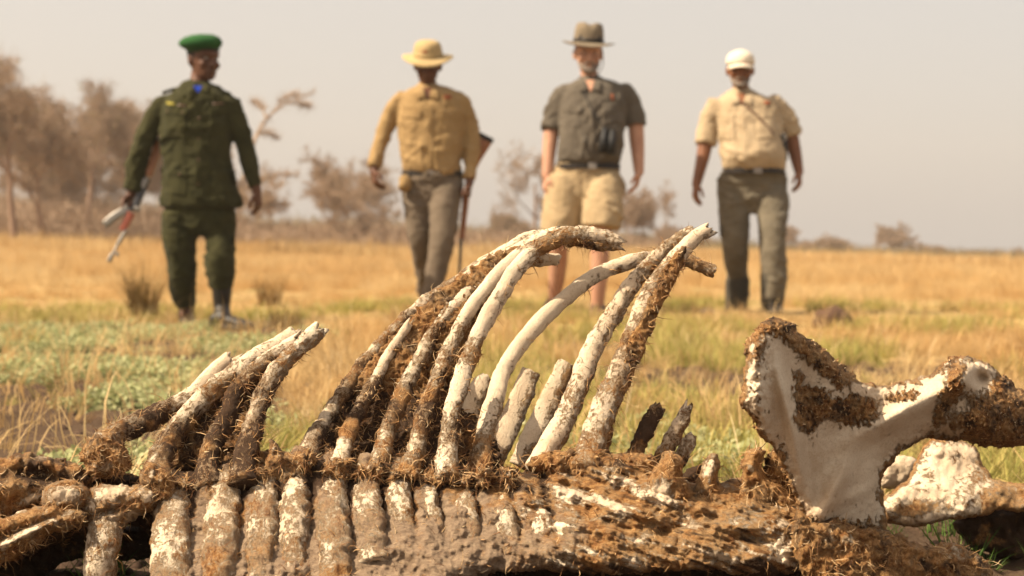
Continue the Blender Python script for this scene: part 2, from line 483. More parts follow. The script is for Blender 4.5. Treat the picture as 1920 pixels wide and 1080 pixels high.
# tall golden sward beyond the men
tuft_f = [blades('tall_tuft', 60, 0.34, 0.006, 0.15, 0.8, M_straw, s, dead=0.15, seg=3, rad=0.20) for s in (21, 22, 23, 24)]
q = ring_pts(11000, 9.0, 34, lambda x, y: (0.12 + 0.88 * patch(x, y, 0.45, 2.5, -0.15, 0.15)) * sstep(9, 12.5, y + 1.2 * x * 0.3), 0.9)
pts, rot, scl = place(q, 0.55, 1.1, 0.15)
scl *= (0.36 + 0.5 * sstep(11, 20, q[:, 1]))[:, None]
scatter('golden_grass', tuft_f, pts, rot, scl, 'golden knee-high dry grass plain behind the men')
tuft_ff = [blades('far_tuft', 60, 0.45, 0.02, 0.5, 0.7, M_straw, s, seg=2, rad=0.9) for s in (31, 32, 33)]
q = ring_pts(12000, 32, 160, lambda x, y: 0 * x + 1, 1.3)
scatter('distant_grass', tuft_ff, *place(q, 0.6, 1.15, 0.1), 'distant golden grass running to the tree line')

# sage green creeping herbs
def herb(name, seed, n=95, rad=0.085, h=0.032):
    r = np.random.RandomState(seed); V_, F_, A_ = [], [], []; k = 0
    for i in range(n):
        a = r.uniform(0, 6.283); rr = rad * math.sqrt(r.uniform(0, 1))
        hh = h * (1 - 0.6 * (rr / rad) ** 2) * r.uniform(0.3, 1.15)
        c = np.array([rr * math.cos(a), rr * math.sin(a), hh]); d = r.uniform(0, 6.283); L = r.uniform(0.009, 0.019); W = L * 0.36
        up = r.uniform(-0.1, 0.9); t = np.array([math.cos(d) * math.cos(up), math.sin(d) * math.cos(up), math.sin(up)])
        s = np.array([-math.sin(d), math.cos(d), 0]); nn = np.cross(t, s); col = r.uniform(0, 1)
        V_ += [c, c + t * L * 0.45 + s * W - nn * 0.001, c + t * L, c + t * L * 0.45 - s * W - nn * 0.001]
        F_.append((k, k + 1, k + 2, k + 3)); A_ += [col] * 4; k += 4
    return mesh_obj(name, np.array(V_), np.array(F_), M_herb, attrs={'tone': np.array(A_)}, smooth=False)
herbs = [herb('herb_clump', s) for s in range(41, 46)]
def herb_keep(x, y):
    c = fbm(np.stack([x * 1.0, y * 0.62, np.full_like(x, 8.0)], -1), 4, .6)
    return herb_zone(x, y) * sstep(0.02, 0.10, c) * (1 - .9 * np.exp(-((x + 1.72) / .42) ** 2 - ((y - 8.15) / .7) ** 2))
q = ring_pts(2600, 2.4, 10, herb_keep, 0.75)
pts, rot, scl = place(q, 0.7, 1.5, 0.2)
pts[:, 2] += 0.012 * np.maximum(0, fbm(np.column_stack([q * 5, q[:, 0] * 0]), 2))
scatter('creeping_herbs', herbs, pts, rot, scl, 'grey green creeping herbs carpeting the dark soil at left')
# dead stalks lying about
tw = [blades('dead_stalk', 9, 0.22, 0.004, 0.05, 0.5, M_straw, s, dead=0.9, rad=0.06) for s in (51, 52, 53)]
q = ring_pts(1100, 2.6, 9, lambda x, y: 0.3 + 0.7 * patch(x, y, 1.0, 14.5, -0.1, 0.3), 0.8)
scatter('straw_litter', tw, *place(q, 0.5, 1.3, 0.2), 'dead straw stalks lying on the dark soil')
# clods of soil and pebbles
def clodmesh(name, seed):
    v, f = ellipsoid((0, 0, 0), (1, 1, 0.7), n=10, m=7)
    v = v * (1 + 0.35 * fbm(v * 1.3 + seed, 3))[:, None]
    k = plain('dark_soil_clod', (0.07, 0.045, 0.032), 1.0, 0.05, var=0.5, scale=3)
    return mesh_obj(name, v, f, k)
cl = [clodmesh('soil_clod', s) for s in (1.5, 7.5, 12.5)]
q = ring_pts(5000, 2.0, 8, lambda x, y: 0.25 + 0.75 * patch(x, y, 1.5, 24.5, 0.0, 0.3), 0.8)
scatter('soil_clods', cl, *place(q, 0.004, 0.022, 0.5), 'crumbled dark soil clods between the plants')
# fresh grass under the carcass
tf = [blades('fresh_tuft', 16, 0.11, 0.0055, 0.03, 1.1, M_fresh, s, rad=0.03) for s in (61, 62)]
q = np.array([[RNG.uniform(-0.62, -0.45), RNG.uniform(1.95, 2.25)] for _ in range(26)] + [[RNG.uniform(0.45, 1.0), RNG.uniform(2.25, 2.9)] for _ in range(60)]
             + [[RNG.uniform(-0.8, -0.6), RNG.uniform(2.1, 2.5)] for _ in range(14)])
scatter('fresh_grass', tf, *place(q, 0.35, 0.8, 0.4), 'fresh green grass shoots growing under the bones')

def tussock(px, py, d, h, n, label, mat, seed, w=0.006):
    p = V(px, py, d); p[2] = terrain(p[0], p[1]) - 0.01
    o = blades('grass_tussock', n, h, w, 0.1, 0.9, mat, seed, dead=0.05, seg=5, rad=0.09)
    o.location = p; tag(o, label, 'grass tussock', 'dark tussocks in the clearing')
    return o
tussock(268, 590, 9.3, 0.42, 330, 'large spiky brown tussock beside the beret man\'s boots', M_rush, 5)
tussock(505, 545, 11.5, 0.33, 150, 'slim brown tussock in the golden grass right of the beret man', M_rush, 6)
tussock(535, 625, 8.4, 0.17, 150, 'low dark tussock just right of the beret man\'s black boot', M_rush, 7)
tussock(1265, 775, 4.2, 0.12, 120, 'low tussock of bent straw behind the dark rib stubs', M_straw, 8, 0.004)

# dark mound of dung or soil behind the hip bone
v, f = ellipsoid((0, 0, 0), (0.115, 0.10, 0.085), n=28, m=18)
v = v * (1 + 0.25 * fbm(v * 14, 4))[:, None]
p = V(1560, 606, 8.6); p[2] = terrain(p[0], p[1]) + 0.035
o = mesh_obj('soil_mound', v, f, plain('mound_soil', (0.10, 0.06, 0.04), 1, .05, var=.5, scale=25)); o.location = p
tag(o, 'small dark rounded mound in the straw above the hip bone', 'mound')

# pale half buried stones
def stone(px, py, d, r, label):
    v, f = ellipsoid((0, 0, 0), (r, r * .8, r * .55), n=14, m=9); v = v * (1 + .3 * fbm(v * 1.2 / r + px, 3))[:, None]
    p = V(px, py, d); p[2] = terrain(p[0], p[1]) + r * .2
    o = mesh_obj('stone', v, f, plain('pale_stone', (0.42, 0.35, 0.27), .9, .1, scale=20)); o.location = p
    tag(o, label, 'stone')
stone(1325, 570, 9.4, .06, 'pale stone in the grass left of the man in the white cap')
# ================================================================== the carcass
def carrion_mat(name, bone_col=(0.72, 0.60, 0.44), stretch=(1, 1, 1)):
    k = NT(name)
    n1 = k.noise(22, 6, 0.7, dist=0.4); n2 = k.noise(120, 7, 0.8, k.attr('grain', 'Vector'), dist=0.7); n3 = k.noise(330, 4, 0.75); n4 = k.noise(9, 4, 0.6)
    fl = k.ramp(n2, [(0.30, (0.050, 0.020, 0.008)), (0.43, (0.20, 0.085, 0.028)), (0.54, (0.42, 0.215, 0.075)), (0.68, (0.62, 0.41, 0.19))])
    tan = k.ramp(n3, [(0.3, (0.30, 0.16, 0.06)), (0.7, (0.66, 0.46, 0.24))])
    fl = k.mix(k.ramp(n1, [(0.42, 0.0), (0.62, 0.8)]), fl, tan)
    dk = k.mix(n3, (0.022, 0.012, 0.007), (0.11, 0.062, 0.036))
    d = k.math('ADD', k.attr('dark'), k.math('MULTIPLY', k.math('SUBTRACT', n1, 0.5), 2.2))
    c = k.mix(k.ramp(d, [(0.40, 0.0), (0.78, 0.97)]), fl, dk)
    mud = k.mix(k.ramp(n2, [(.3, 0.0), (.7, 1.0)]), (0.20, 0.132, 0.085), (0.50, 0.37, 0.25))
    m = k.math('ADD', k.attr('mud'), k.math('MULTIPLY', k.math('SUBTRACT', n1, 0.5), 1.2))
    m = k.math('ADD', m, k.math('MULTIPLY', k.math('SUBTRACT', n3, 0.5), 0.8))
    c = k.mix(k.ramp(m, [(0.35, 0.0), (0.7, 0.92)]), c, mud)
    bn = k.mix(k.ramp(n4, [(0.35, 0.0), (0.65, 1.0)]), bone_col, (0.55, 0.42, 0.285))
    bn = k.mix(k.ramp(n3, [(0.50, 0.0), (0.72, 0.55)]), bn, (0.38, 0.25, 0.14))
    b = k.math('ADD', k.attr('bone'), k.math('MULTIPLY', k.math('SUBTRACT', n2, 0.5), 1.7))
    b = k.math('ADD', b, k.math('MULTIPLY', k.math('SUBTRACT', n1, 0.5), 1.1))
    n5 = k.noise(140, 5, 0.75, dist=0.5); b = k.math('ADD', b, k.math('MULTIPLY', k.math('SUBTRACT', n5, 0.5), 1.3))
    film = k.mix(n3, (0.30, 0.165, 0.075), (0.60, 0.42, 0.24))
    c = k.mix(k.ramp(b, [(0.33, 0.0), (0.50, 0.95)]), c, film)
    bf = k.ramp(b, [(0.48, 0.0), (0.66, 1.0)])
    c = k.mix(bf, c, bn)
    sp = k.ramp(k.math('MULTIPLY', n5, n1), [(0.30, 0.0), (0.40, 0.75)]); c = k.mix(k.math('MULTIPLY', sp, k.ramp(k.attr('bone'), [(0.6, 1.0), (0.85, 0.0)])), c, dk)
    h = k.math('ADD', k.math('MULTIPLY', n2, 1.0), k.math('MULTIPLY', n3, 0.6))
    h = k.math('MULTIPLY', h, k.math('SUBTRACT', 1.15, k.math('MULTIPLY', bf, 0.8)))
    k.bump(h, 1.0, 0.007)
    return k.col(c, 0.85, 0.18)
M_car = carrion_mat('bone_with_dried_flesh')
M_fib = NT('dried_sinew_fibre')
_c = M_fib.ramp(M_fib.attr('tone'), [(0.0, (0.06, 0.026, 0.012)), (0.35, (0.28, 0.13, 0.05)), (0.7, (0.58, 0.34, 0.14)), (1.0, (0.78, 0.58, 0.34))])
M_fib = M_fib.col(_c, 0.7, 0.25)

carcass = empty('carcass', (0.0, 2.1, 0.0), 'dried animal carcass across the foreground with curved bare ribs and upright hip bone', 'carcass')

FSHORT = []; FSEED = []      # places and normals where loose fibres sprout

def in_poly(poly, x, y):
    poly = np.asarray(poly, float); n = len(poly); c = np.zeros(x.shape, bool); dmin = np.full(x.shape, 1e9)
    for i in range(n):
        x1, y1 = poly[i]; x2, y2 = poly[(i + 1) % n]
        cond = ((y1 > y) != (y2 > y)) & (x < (x2 - x1) * (y - y1) / (y2 - y1 + 1e-12) + x1)
        c ^= cond
        t = np.clip(((x - x1) * (x2 - x1) + (y - y1) * (y2 - y1)) / ((x2 - x1) ** 2 + (y2 - y1) ** 2 + 1e-9), 0, 1)
        dmin = np.minimum(dmin, np.hypot(x - x1 - t * (x2 - x1), y - y1 - t * (y2 - y1)))
    return np.where(c, dmin, -dmin)

def smooth_poly(poly, k=6):
    p = np.asarray(poly, float); p = np.vstack([p, p[:1]]); return resample(np.hstack([p]), len(poly) * k)[:-1] if False else _closed(poly, k)
def _closed(poly, k):
    p = np.asarray(poly, float); n = len(p); out = []
    for i in range(n):
        p0, p1, p2, p3 = p[i - 1], p[i], p[(i + 1) % n], p[(i + 2) % n]
        t = np.linspace(0, 1, k, endpoint=False)[:, None]
        out.append(0.5 * ((2 * p1) + (-p0 + p2) * t + (2 * p0 - 5 * p1 + 4 * p2 - p3) * t ** 2 + (-p0 + 3 * p1 - 3 * p2 + p3) * t ** 3))
    return np.vstack(out)

def slab_bone(name, poly, depth, front, back, R, masks, relief=None, step=2.5, rough=3.0, amp=0.004, nf=55, parent=carcass, mat=None, fibres=0, label=None, lie=None, ragged=1.0):
    """A solid lump of bone or flesh: outline, its own depth, real thickness front and back, carved relief.
    depth: metres (number or function of px, py); masks(px, py, sd) -> bone, dark, mud."""
    if not poly is None: pl = _closed(poly, 5)
    x0, y0 = pl.min(0) - 12; x1, y1 = pl.max(0) + 12
    xs = np.arange(x0, x1, step); ys = np.arange(y0, y1, step)
    X, Y = np.meshgrid(xs, ys)
    nz = fbm(np.stack([X.ravel() / 22, Y.ravel() / 22, np.full(X.size, x0 * 0.1)], -1), 4).reshape(X.shape)
    sd = in_poly(pl, X, Y) + nz * rough * ragged + fbm(np.stack([X.ravel() / 6, Y.ravel() / 6, np.full(X.size, 3.3)], -1), 2).reshape(X.shape) * rough * 0.4 * ragged
    gy_, gx_ = np.gradient(sd, step)
    g = np.hypot(gx_, gy_) + 1e-6
    out = sd < 0
    mv = np.where(out, np.minimum(-sd, step * 1.6) / g, 0)
    Xp = X + gx_ / g * mv * np.minimum(g, 1); Yp = Y + gy_ / g * mv * np.minimum(g, 1)
    s = np.clip(sd / R, 0, 1); prof = np.sqrt(np.maximum(0, 1 - (1 - s) ** 2))
    D = depth(Xp, Yp) if callable(depth) else np.full(X.shape, float(depth))
    rel = relief(Xp, Yp, sd) if relief is not None else 0
    dm = np.mean(D)
    q = np.stack([Xp.ravel() * dm / FPX, Yp.ravel() * dm / FPX, np.zeros(X.size)], -1)
    rn = (fbm(q * nf, 5, 0.55) + 0.6 * (ridged(q * nf * 0.5 + 3, 3) - .5)).reshape(X.shape) * amp
    dfr = D - prof * (front + rel * np.minimum(1, s * 3)) - rn * np.minimum(1, s * 4)
    dbk = D + prof * back + rn * 0.7 * np.minimum(1, s * 4)
    b, k, m = masks(Xp, Yp, sd)
    bone = b + 0 * X; dark = k + 0 * X; mud = m + 0 * X
    ok = sd > 0
    cell = ok[:-1, :-1] | ok[:-1, 1:] | ok[1:, 1:] | ok[1:, :-1]
    n = X.size; id_ = np.arange(n).reshape(X.shape)
    Q = np.stack([id_[:-1, :-1], id_[1:, :-1], id_[1:, 1:], id_[:-1, 1:]], -1)[cell]
    F = P(Xp, Yp, dfr).reshape(-1, 3); B = P(Xp, Yp, dbk).reshape(-1, 3)
    cnt = np.zeros(n, int); np.add.at(cnt, Q.ravel(), 1)
    used = cnt > 0
    edge = used & (~ok.ravel() | (cnt < 4))
    B[edge] = F[edge]
    # weld edge: back uses front vertex ids
    newF = -np.ones(n, int); newF[used] = np.arange(used.sum())
    bi = used & ~edge; newB = newF.copy(); newB[bi] = used.sum() + np.arange(bi.sum())
    verts = np.vstack([F[used], B[bi]])
    fq = newF[Q]; bq = newB[Q][:, ::-1]
    deg = (fq[:, :, None] == bq[:, None, ::1]).all((1, 2)) if False else None
    faces = np.vstack([fq, bq])
    at = {kk: np.concatenate([vv.ravel()[used], vv.ravel()[bi]]) for kk, vv in (('bone', bone), ('dark', dark), ('mud', mud))}
    # drop back faces that coincide with front faces (all corners on the edge)
    alledge = edge[Q].all(1); keep = np.concatenate([np.ones(len(fq), bool), ~alledge])
    at['grain'] = verts * (np.array([.45, 1, 1.2]) if name == 'dried_hide_and_shade' else np.array([1.0, 1, .7]))
    o = mesh_obj(name, verts, faces[keep], mat or M_car, parent, at)
    if label: o['label'] = label
    if fibres:
        vn = vnormals(verts, faces[keep]); cand = np.where((np.concatenate([bone.ravel()[used], np.full(bi.sum(), 9.)]) < (0.30 if name == 'hip_bone' else 0.55)))[0]
        if len(cand):
            c = RNG.choice(cand, fibres); (FSHORT if name == 'hip_bone' else FSEED).append((verts[c], vn[c]))
    return o

def rib(pts, bone, dark=0.3, mud=0.0, n=16, flat=0.75, broken=0.012, amp=0.0035, name='rib', fibres=120, parent=carcass, knob=0.0, label=None, dvar=0.25, steps=None, taper_end=1.0, side=0.5):
    """pts: (px, py, depth, width in px). bone: list of bareness values along it."""
    pts = np.asarray(pts, float)
    c = resample(pts, 12)
    L = np.sum(np.hypot(*np.diff(c[:, :2], axis=0).T)); m = steps or int(max(24, L / 3.0))
    c = resample(pts, m)
    p = P(c[:, 0], c[:, 1], c[:, 2]); r = c[:, 3] * 0.5 * c[:, 2] / FPX
    t = np.linspace(0, 1, m)
    r = r * (1 + knob * np.exp(-(t / 0.08) ** 2))
    T = unit(np.gradient(p, axis=0))
    a = unit(np.cross(T, np.array([0, 1.0, 0.0]))); b = unit(np.cross(a, T))
    v, f = loft(p, a * r[:, None], b * r[:, None] * flat, n)
    V3 = v.reshape(m, n, 3); ctr = p[:, None]; rad = unit(V3 - ctr)
    q = V3.reshape(-1, 3)
    bl = np.interp(t, np.linspace(0, 1, len(bone)), bone)
    dl = np.interp(t, np.linspace(0, 1, len(dark)), dark) if not np.isscalar(dark) else np.full(m, dark)
    lit_side_n = np.einsum('ijk,k->ij', rad, unit(np.array([-0.6, -0.5, 0.6])))
    B = bl[:, None] + side * 0.35 * lit_side_n + 0.22 * fbm(q * 16 + pts[0, 0], 3).reshape(m, n)  # paler on the sun-facing side: highlight painted into the bone mask
    K = dl[:, None] + 0.16 + 0.35 * fbm(q * 20 + 7, 3).reshape(m, n)
    rough = np.clip(1.25 - B, 0.15, 1.3)
    disp = (fbm(q * 60, 4).reshape(m, n) + 0.5 * (ridged(q * 130, 2).reshape(m, n) - .5)) * amp * rough + fbm(q * 14 + 3, 2).reshape(m, n) * amp * 0.55
    disp += np.clip(0.6 - B, 0, 0.6) * 0.0035
    V3 = V3 + rad * disp[..., None]
    if broken:
        jag = np.abs(fbm(np.stack([np.arange(n) * 0.9, np.full(n, pts[0, 0]), np.zeros(n)], -1), 2)) * 2.0
        for kk, w in ((1, 1.0), (2, 0.7), (3, 0.45), (4, 0.2)):
            V3[-kk] += T[-1] * (broken * (jag - 0.4))[:, None] * w
    v = V3.reshape(-1, 3); ff = [x for x in f[:-2]]
    caps = [f[-2]]
    # hollow broken end
    inner = p[-1] + (V3[-1] - p[-1]) * 0.55; deep = inner - T[-1] * 0.006
    k0 = len(v); v = np.vstack([v, inner, deep])
    e = (m - 1) * n
    for j in range(n):
        j2 = (j + 1) % n
        ff.append((e + j, e + j2, k0 + j2, k0 + j)); ff.append((k0 + j, k0 + j2, k0 + n + j2, k0 + n + j))
    caps.append(tuple(k0 + n + j for j in range(n)))
    # start cap as quads is not needed: hidden in flesh
    B = np.concatenate([B.ravel(), np.full(n, 0.8), np.full(n, 0.1)]); K = np.concatenate([K.ravel(), np.full(n, 0.2), np.full(n, 0.8)])
    M = mud + 0.2 * fbm(v * 12, 3) if mud else np.zeros(len(v))
    ln = np.concatenate([[0], np.cumsum(np.linalg.norm(np.diff(p, axis=0), axis=1))]) * .50 + pts[0, 0] * .37
    th_ = np.linspace(0, 2 * np.pi, n, endpoint=False); G = np.zeros((m, n, 3)); G[..., 0] = np.cos(th_) * r[:, None]; G[..., 1] = np.sin(th_) * r[:, None]; G[..., 2] = ln[:, None]
    G = np.concatenate([G.reshape(-1, 3), G[-1] * [.55, .55, 1], G[-1] * [.5, .5, 1]])
    o = mesh_obj(name, v, [*ff, *caps], M_car, parent, {'bone': B, 'dark': K, 'mud': M, 'grain': G})
    if label: o['label'] = label
    if fibres:
        pr = np.clip(1.15 - B[:m * n], 0.02, 1) ** 2; pr /= pr.sum()
        cix = RNG.choice(m * n, fibres, p=pr); FSEED.append((v[cix], rad.reshape(-1, 3)[cix]))
    return o

# ---------------------------------------------------------------- flank: hide, mud and dried meat over the spine
def g2(X, Y, x, y, sx, sy, a=0.0):
    c, s = math.cos(math.radians(a)), math.sin(math.radians(a))
    u = (X - x) * c + (Y - y) * s; w = -(X - x) * s + (Y - y) * c
    return np.exp(-(u / sx) ** 2 - (w / sy) ** 2)
def nz2(X, Y, s, o=3, seed=0.0, ax=1, ay=1):
    return fbm(np.stack([X.ravel() * ax / s, Y.ravel() * ay / s, np.full(X.size, seed)], -1), o).reshape(X.shape)

flank_poly = [(262, 905), (300, 880), (370, 885), (430, 895), (500, 872), (570, 852), (640, 868), (720, 885), (800, 890), (880, 905),
              (940, 905), (1010, 880), (1100, 862), (1180, 850), (1225, 880), (1300, 905), (1370, 900), (1430, 880), (1490, 905),
              (1535, 975), (1545, 1040), (1500, 1072), (1420, 1080), (1300, 1068), (1150, 1078), (1000, 1070), (900, 1082), (760, 1150), (500, 1170), (310, 1160), (285, 1080), (290, 990)]
ridge_xy = [((322, 950), (318, 1170), 36), ((420, 905), (404, 1170), 33), ((496, 885), (484, 1170), 28), ((556, 880), (546, 1160), 27),
            ((621, 885), (628, 1120), 29), ((682, 890), (702, 1060), 25), ((742, 895), (766, 1060), 22), ((800, 905), (830, 1060), 16), ((868, 932), (882, 1040), 22), ((940, 945), (958, 1045), 22), ((1012, 960), (1034, 1050), 20)]
def flank_masks(X, Y, sd):
    n = nz2(X, Y, 60, 4); n2 = nz2(X, Y, 20, 3, 5)
    right = sstep(850, 1050, X)
    mud = (0.95 - 0.35 * right - 0.42 * sstep(980, 1150, X)) * sstep(880, 960, Y + n * 30) * sstep(250, 420, X + 60) + 0.1 * n2
    mud += 0.35 * g2(X, Y, 1090, 1000, 60, 30)
    st = nz2(X * 0.94 + Y * 0.34, Y * 0.94 - X * 0.34, 20, 4, 12.0, 0.25, 1.4)
    bone = 0.08 + 0.13 * right + 0.16 * n2 + 0.16 * right * n + 0.46 * st * (.2 + .8 * right)
    for (x, y, sx, sy, a, w) in [(1085, 930, 55, 11, 18, .8), (1150, 950, 40, 9, 25, .7), (1245, 925, 38, 30, 0, .65), (1160, 905, 30, 10, 10, .7), (985, 965, 12, 6, -30, .8),
                                 (1130, 970, 22, 5, -15, .6), (1200, 1010, 30, 8, -20, .5), (1000, 945, 25, 7, -30, .4), (1470, 1035, 26, 22, 10, .9), (1100, 1035, 30, 12, 0, .35),
                                 (1200, 1048, 30, 10, -20, .45), (1290, 985, 20, 14, 0, .4), (1340, 1040, 40, 14, 0, .35), (1460, 985, 20, 18, 0, .5), (1400, 960, 40, 8, 0, .3), (1060, 985, 40, 10, -20, .3)]:
        bone = bone + w * g2(X, Y, x, y, sx, sy, a)
    for (a_, b_, w_) in ridge_xy:
        xr = a_[0] + (b_[0] - a_[0]) * (Y - a_[1]) / (b_[1] - a_[1]) + w_ * 1.05; mud = mud - 1.1 * np.exp(-((X - xr + 5 * n2) / 7) ** 2) * sstep(1075, 900, Y + 40 * n)
    dark = 0.28 + 0.25 * n + 0.8 * sstep(945, 885, Y) * (1 - 0.55 * right) + 0.7 * sstep(1035, 1062, Y + n * 8) * sstep(820, 900, X)  # top recess shade and bottom shadow painted into the dark mask
    dark = dark + 0.6 * g2(X, Y, 1300, 975, 26, 12, 0) + 0.55 * g2(X, Y, 1440, 920, 55, 25, 30) + 0.5 * g2(X, Y, 1390, 1000, 20, 20, 0) - 0.3 * right
    for (a_, b_, w_) in ridge_xy:
        xr = a_[0] + (b_[0] - a_[0]) * (Y - a_[1]) / (b_[1] - a_[1]) + w_ * 1.05; dark = dark + 0.9 * np.exp(-((X - xr + 5 * n2) / 8) ** 2) * sstep(1080, 900, Y + 40 * n)  # crease shade beside each ridge, painted in as dark colour
    dark = dark - 0.8 * st * right - 0.06 * right
    return bone, dark, mud
def flank_relief(X, Y, sd):
    right = sstep(860, 1000, X)
    fib = nz2(X * 0.94 + Y * 0.34, Y * 0.94 - X * 0.34, 26, 4, 2.0, 0.28, 1.3)          # long slanting fibres of dried muscle
    r = 0.0105 * fib * (0.15 + right) + 0.012 * nz2(X, Y, 70, 3, 9) + 0.004 * nz2(X, Y, 16, 3, 4)
    r = r + 0.016 * g2(X, Y, 1240, 930, 45, 30) + 0.02 * g2(X, Y, 1390, 985, 130, 22, 4) - 0.02 * g2(X, Y, 1290, 980, 45, 18, -8) - 0.014 * g2(X, Y, 1400, 1008, 40, 14)
    r = r + 0.016 * g2(X, Y, 1200, 965, 80, 14, 22) - 0.016 * g2(X, Y, 1180, 990, 60, 9, 10) - 0.015 * g2(X, Y, 1455, 1060, 9, 30)
    for (a_, b_, w_) in ridge_xy:
        xr = a_[0] + (b_[0] - a_[0]) * (Y - a_[1]) / (b_[1] - a_[1]) + w_ * 1.05; r = r - 0.016 * np.exp(-((X - xr) / 10) ** 2) * sstep(1080, 900, Y)
    r = r + 0.012 * np.sin((X + Y * 0.3) / 52.0) * right * sstep(930, 990, Y)
    return r
slab_bone('dried_hide_and_shade', flank_poly, lambda X, Y: 2.115 - 0.15 * np.clip((Y - 890) / 190, 0, 1.3) + 0.04 * sstep(1300, 1500, X), 0.06, 0.14, 50, flank_masks, flank_relief, step=2.2, rough=5, amp=0.0036, nf=80, fibres=900)

for (x1_, y1_), (x2_, y2_), w in ridge_xy:
    top = y1_; L = y2_ - y1_
    d0 = 2.075; fade = 1.0 if w > 24 else 0.8
    dep = lambda y, o: 2.115 - 0.15 * min(1.3, max(0, (y - 890) / 190)) - 0.060 + o
    rib([(x1_ + 8, y1_ - 34, 2.11, w * 0.9), (x1_ + 2, y1_ + 4, dep(y1_ + 4, .026), w * 1.75), (x1_ * .75 + x2_ * .25, y1_ + .25 * L, dep(y1_ + .25 * L, .010), w * 2.05),
         (x1_ * .5 + x2_ * .5, y1_ + .5 * L, dep(y1_ + .5 * L, .008 + (1 - fade) * .05), w * 2.15), (x2_, y2_, dep(y2_, .012 + (1 - fade) * .1), w * 2.15)],
        bone=[0.1, 0.52, 0.48, 0.52, 0.40, 0.34, 0.3], dark=[.5, .1, .1, .1, .1], mud=0.55, n=26, flat=0.8, broken=0, amp=0.0055, name='flank_rib', fibres=60, side=0.25)

# ---------------------------------------------------------------- dark matted flesh in and behind the rib fans, painted darker for recess shade
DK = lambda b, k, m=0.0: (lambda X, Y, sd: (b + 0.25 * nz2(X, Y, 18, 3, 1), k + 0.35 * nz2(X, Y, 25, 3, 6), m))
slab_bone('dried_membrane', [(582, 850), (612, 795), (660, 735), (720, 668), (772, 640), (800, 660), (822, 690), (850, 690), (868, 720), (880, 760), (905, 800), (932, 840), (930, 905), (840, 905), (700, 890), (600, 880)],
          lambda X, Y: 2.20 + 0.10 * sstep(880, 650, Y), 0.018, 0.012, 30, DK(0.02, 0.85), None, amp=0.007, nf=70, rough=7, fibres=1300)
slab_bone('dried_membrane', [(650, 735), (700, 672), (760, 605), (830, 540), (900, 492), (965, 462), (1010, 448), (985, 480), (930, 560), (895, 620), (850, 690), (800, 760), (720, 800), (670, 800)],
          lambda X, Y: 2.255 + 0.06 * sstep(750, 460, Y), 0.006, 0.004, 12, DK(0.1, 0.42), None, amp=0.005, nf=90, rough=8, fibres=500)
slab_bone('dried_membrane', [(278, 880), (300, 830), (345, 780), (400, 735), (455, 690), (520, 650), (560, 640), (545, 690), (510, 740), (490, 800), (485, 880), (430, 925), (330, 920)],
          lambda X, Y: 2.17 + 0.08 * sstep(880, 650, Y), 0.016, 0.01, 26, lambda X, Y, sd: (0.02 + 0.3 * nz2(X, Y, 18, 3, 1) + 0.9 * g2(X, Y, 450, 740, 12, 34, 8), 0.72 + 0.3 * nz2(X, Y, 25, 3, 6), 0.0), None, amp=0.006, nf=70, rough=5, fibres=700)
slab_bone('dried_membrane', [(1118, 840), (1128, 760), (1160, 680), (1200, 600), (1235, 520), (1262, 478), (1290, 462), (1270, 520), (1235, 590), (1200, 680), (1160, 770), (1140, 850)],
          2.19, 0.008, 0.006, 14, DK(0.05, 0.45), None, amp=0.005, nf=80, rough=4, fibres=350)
# lumpy joint flesh along the top of the spine
slab_bone('dried_flesh', [(985, 880), (1010, 850), (1060, 845), (1110, 835), (1150, 850), (1200, 848), (1232, 862), (1225, 905), (1150, 915), (1050, 905)],
          2.12, 0.05, 0.04, 26, lambda X, Y, sd: (0.12 + 0.28 * nz2(X, Y, 20, 3, 2) + 0.7 * g2(X, Y, 1160, 903, 26, 9, 12), 0.42 + 0.4 * nz2(X, Y, 30, 3, 8), 0.05), None, amp=0.008, nf=70, rough=6, fibres=500)
slab_bone('dried_flesh', [(560, 880), (590, 845), (640, 850), (700, 850), (760, 855), (820, 865), (880, 870), (940, 880), (1000, 885), (1010, 905), (930, 920), (820, 905), (700, 895), (600, 890)],
          2.135, 0.030, 0.05, 26, DK(0.10, 0.75), None, amp=0.012, nf=60, rough=12, fibres=700)
slab_bone('dried_flesh', [(480, 900), (500, 850), (510, 825), (530, 845), (548, 850), (575, 850), (585, 880), (560, 905), (520, 915)],
          2.09, 0.035, 0.03, 16, DK(0.3, 0.45), None, amp=0.007, nf=75, rough=5, fibres=150)

# ---------------------------------------------------------------- ribs: the main fan
D = 2.14
def R(xy, d0, d1, w0, w1, **kw):
    n = len(xy); pts = []
    for i, q in enumerate(xy):
        t = i / (n - 1)
        pts.append((q[0], q[1], d0 + (d1 - d0) * math.sin(min(1, t * 1.25) * math.pi / 2), q[2] if len(q) > 2 else w0 + (w1 - w0) * t))
    return rib(pts, **kw)
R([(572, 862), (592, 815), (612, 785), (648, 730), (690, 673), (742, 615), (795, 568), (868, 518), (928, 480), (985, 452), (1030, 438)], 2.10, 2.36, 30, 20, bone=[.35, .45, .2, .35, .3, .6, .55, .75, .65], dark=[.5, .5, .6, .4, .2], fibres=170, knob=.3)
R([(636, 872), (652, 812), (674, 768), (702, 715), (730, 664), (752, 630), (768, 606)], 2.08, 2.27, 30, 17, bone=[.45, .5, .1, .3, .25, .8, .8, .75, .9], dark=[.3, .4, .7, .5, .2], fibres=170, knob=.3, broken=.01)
R([(715, 690), (762, 625), (812, 578), (868, 528), (925, 485), (985, 448), (1040, 436)], 2.30, 2.34, 22, 22, bone=[.3, .3, .45, .75, .6, .7], dark=.2, fibres=110)
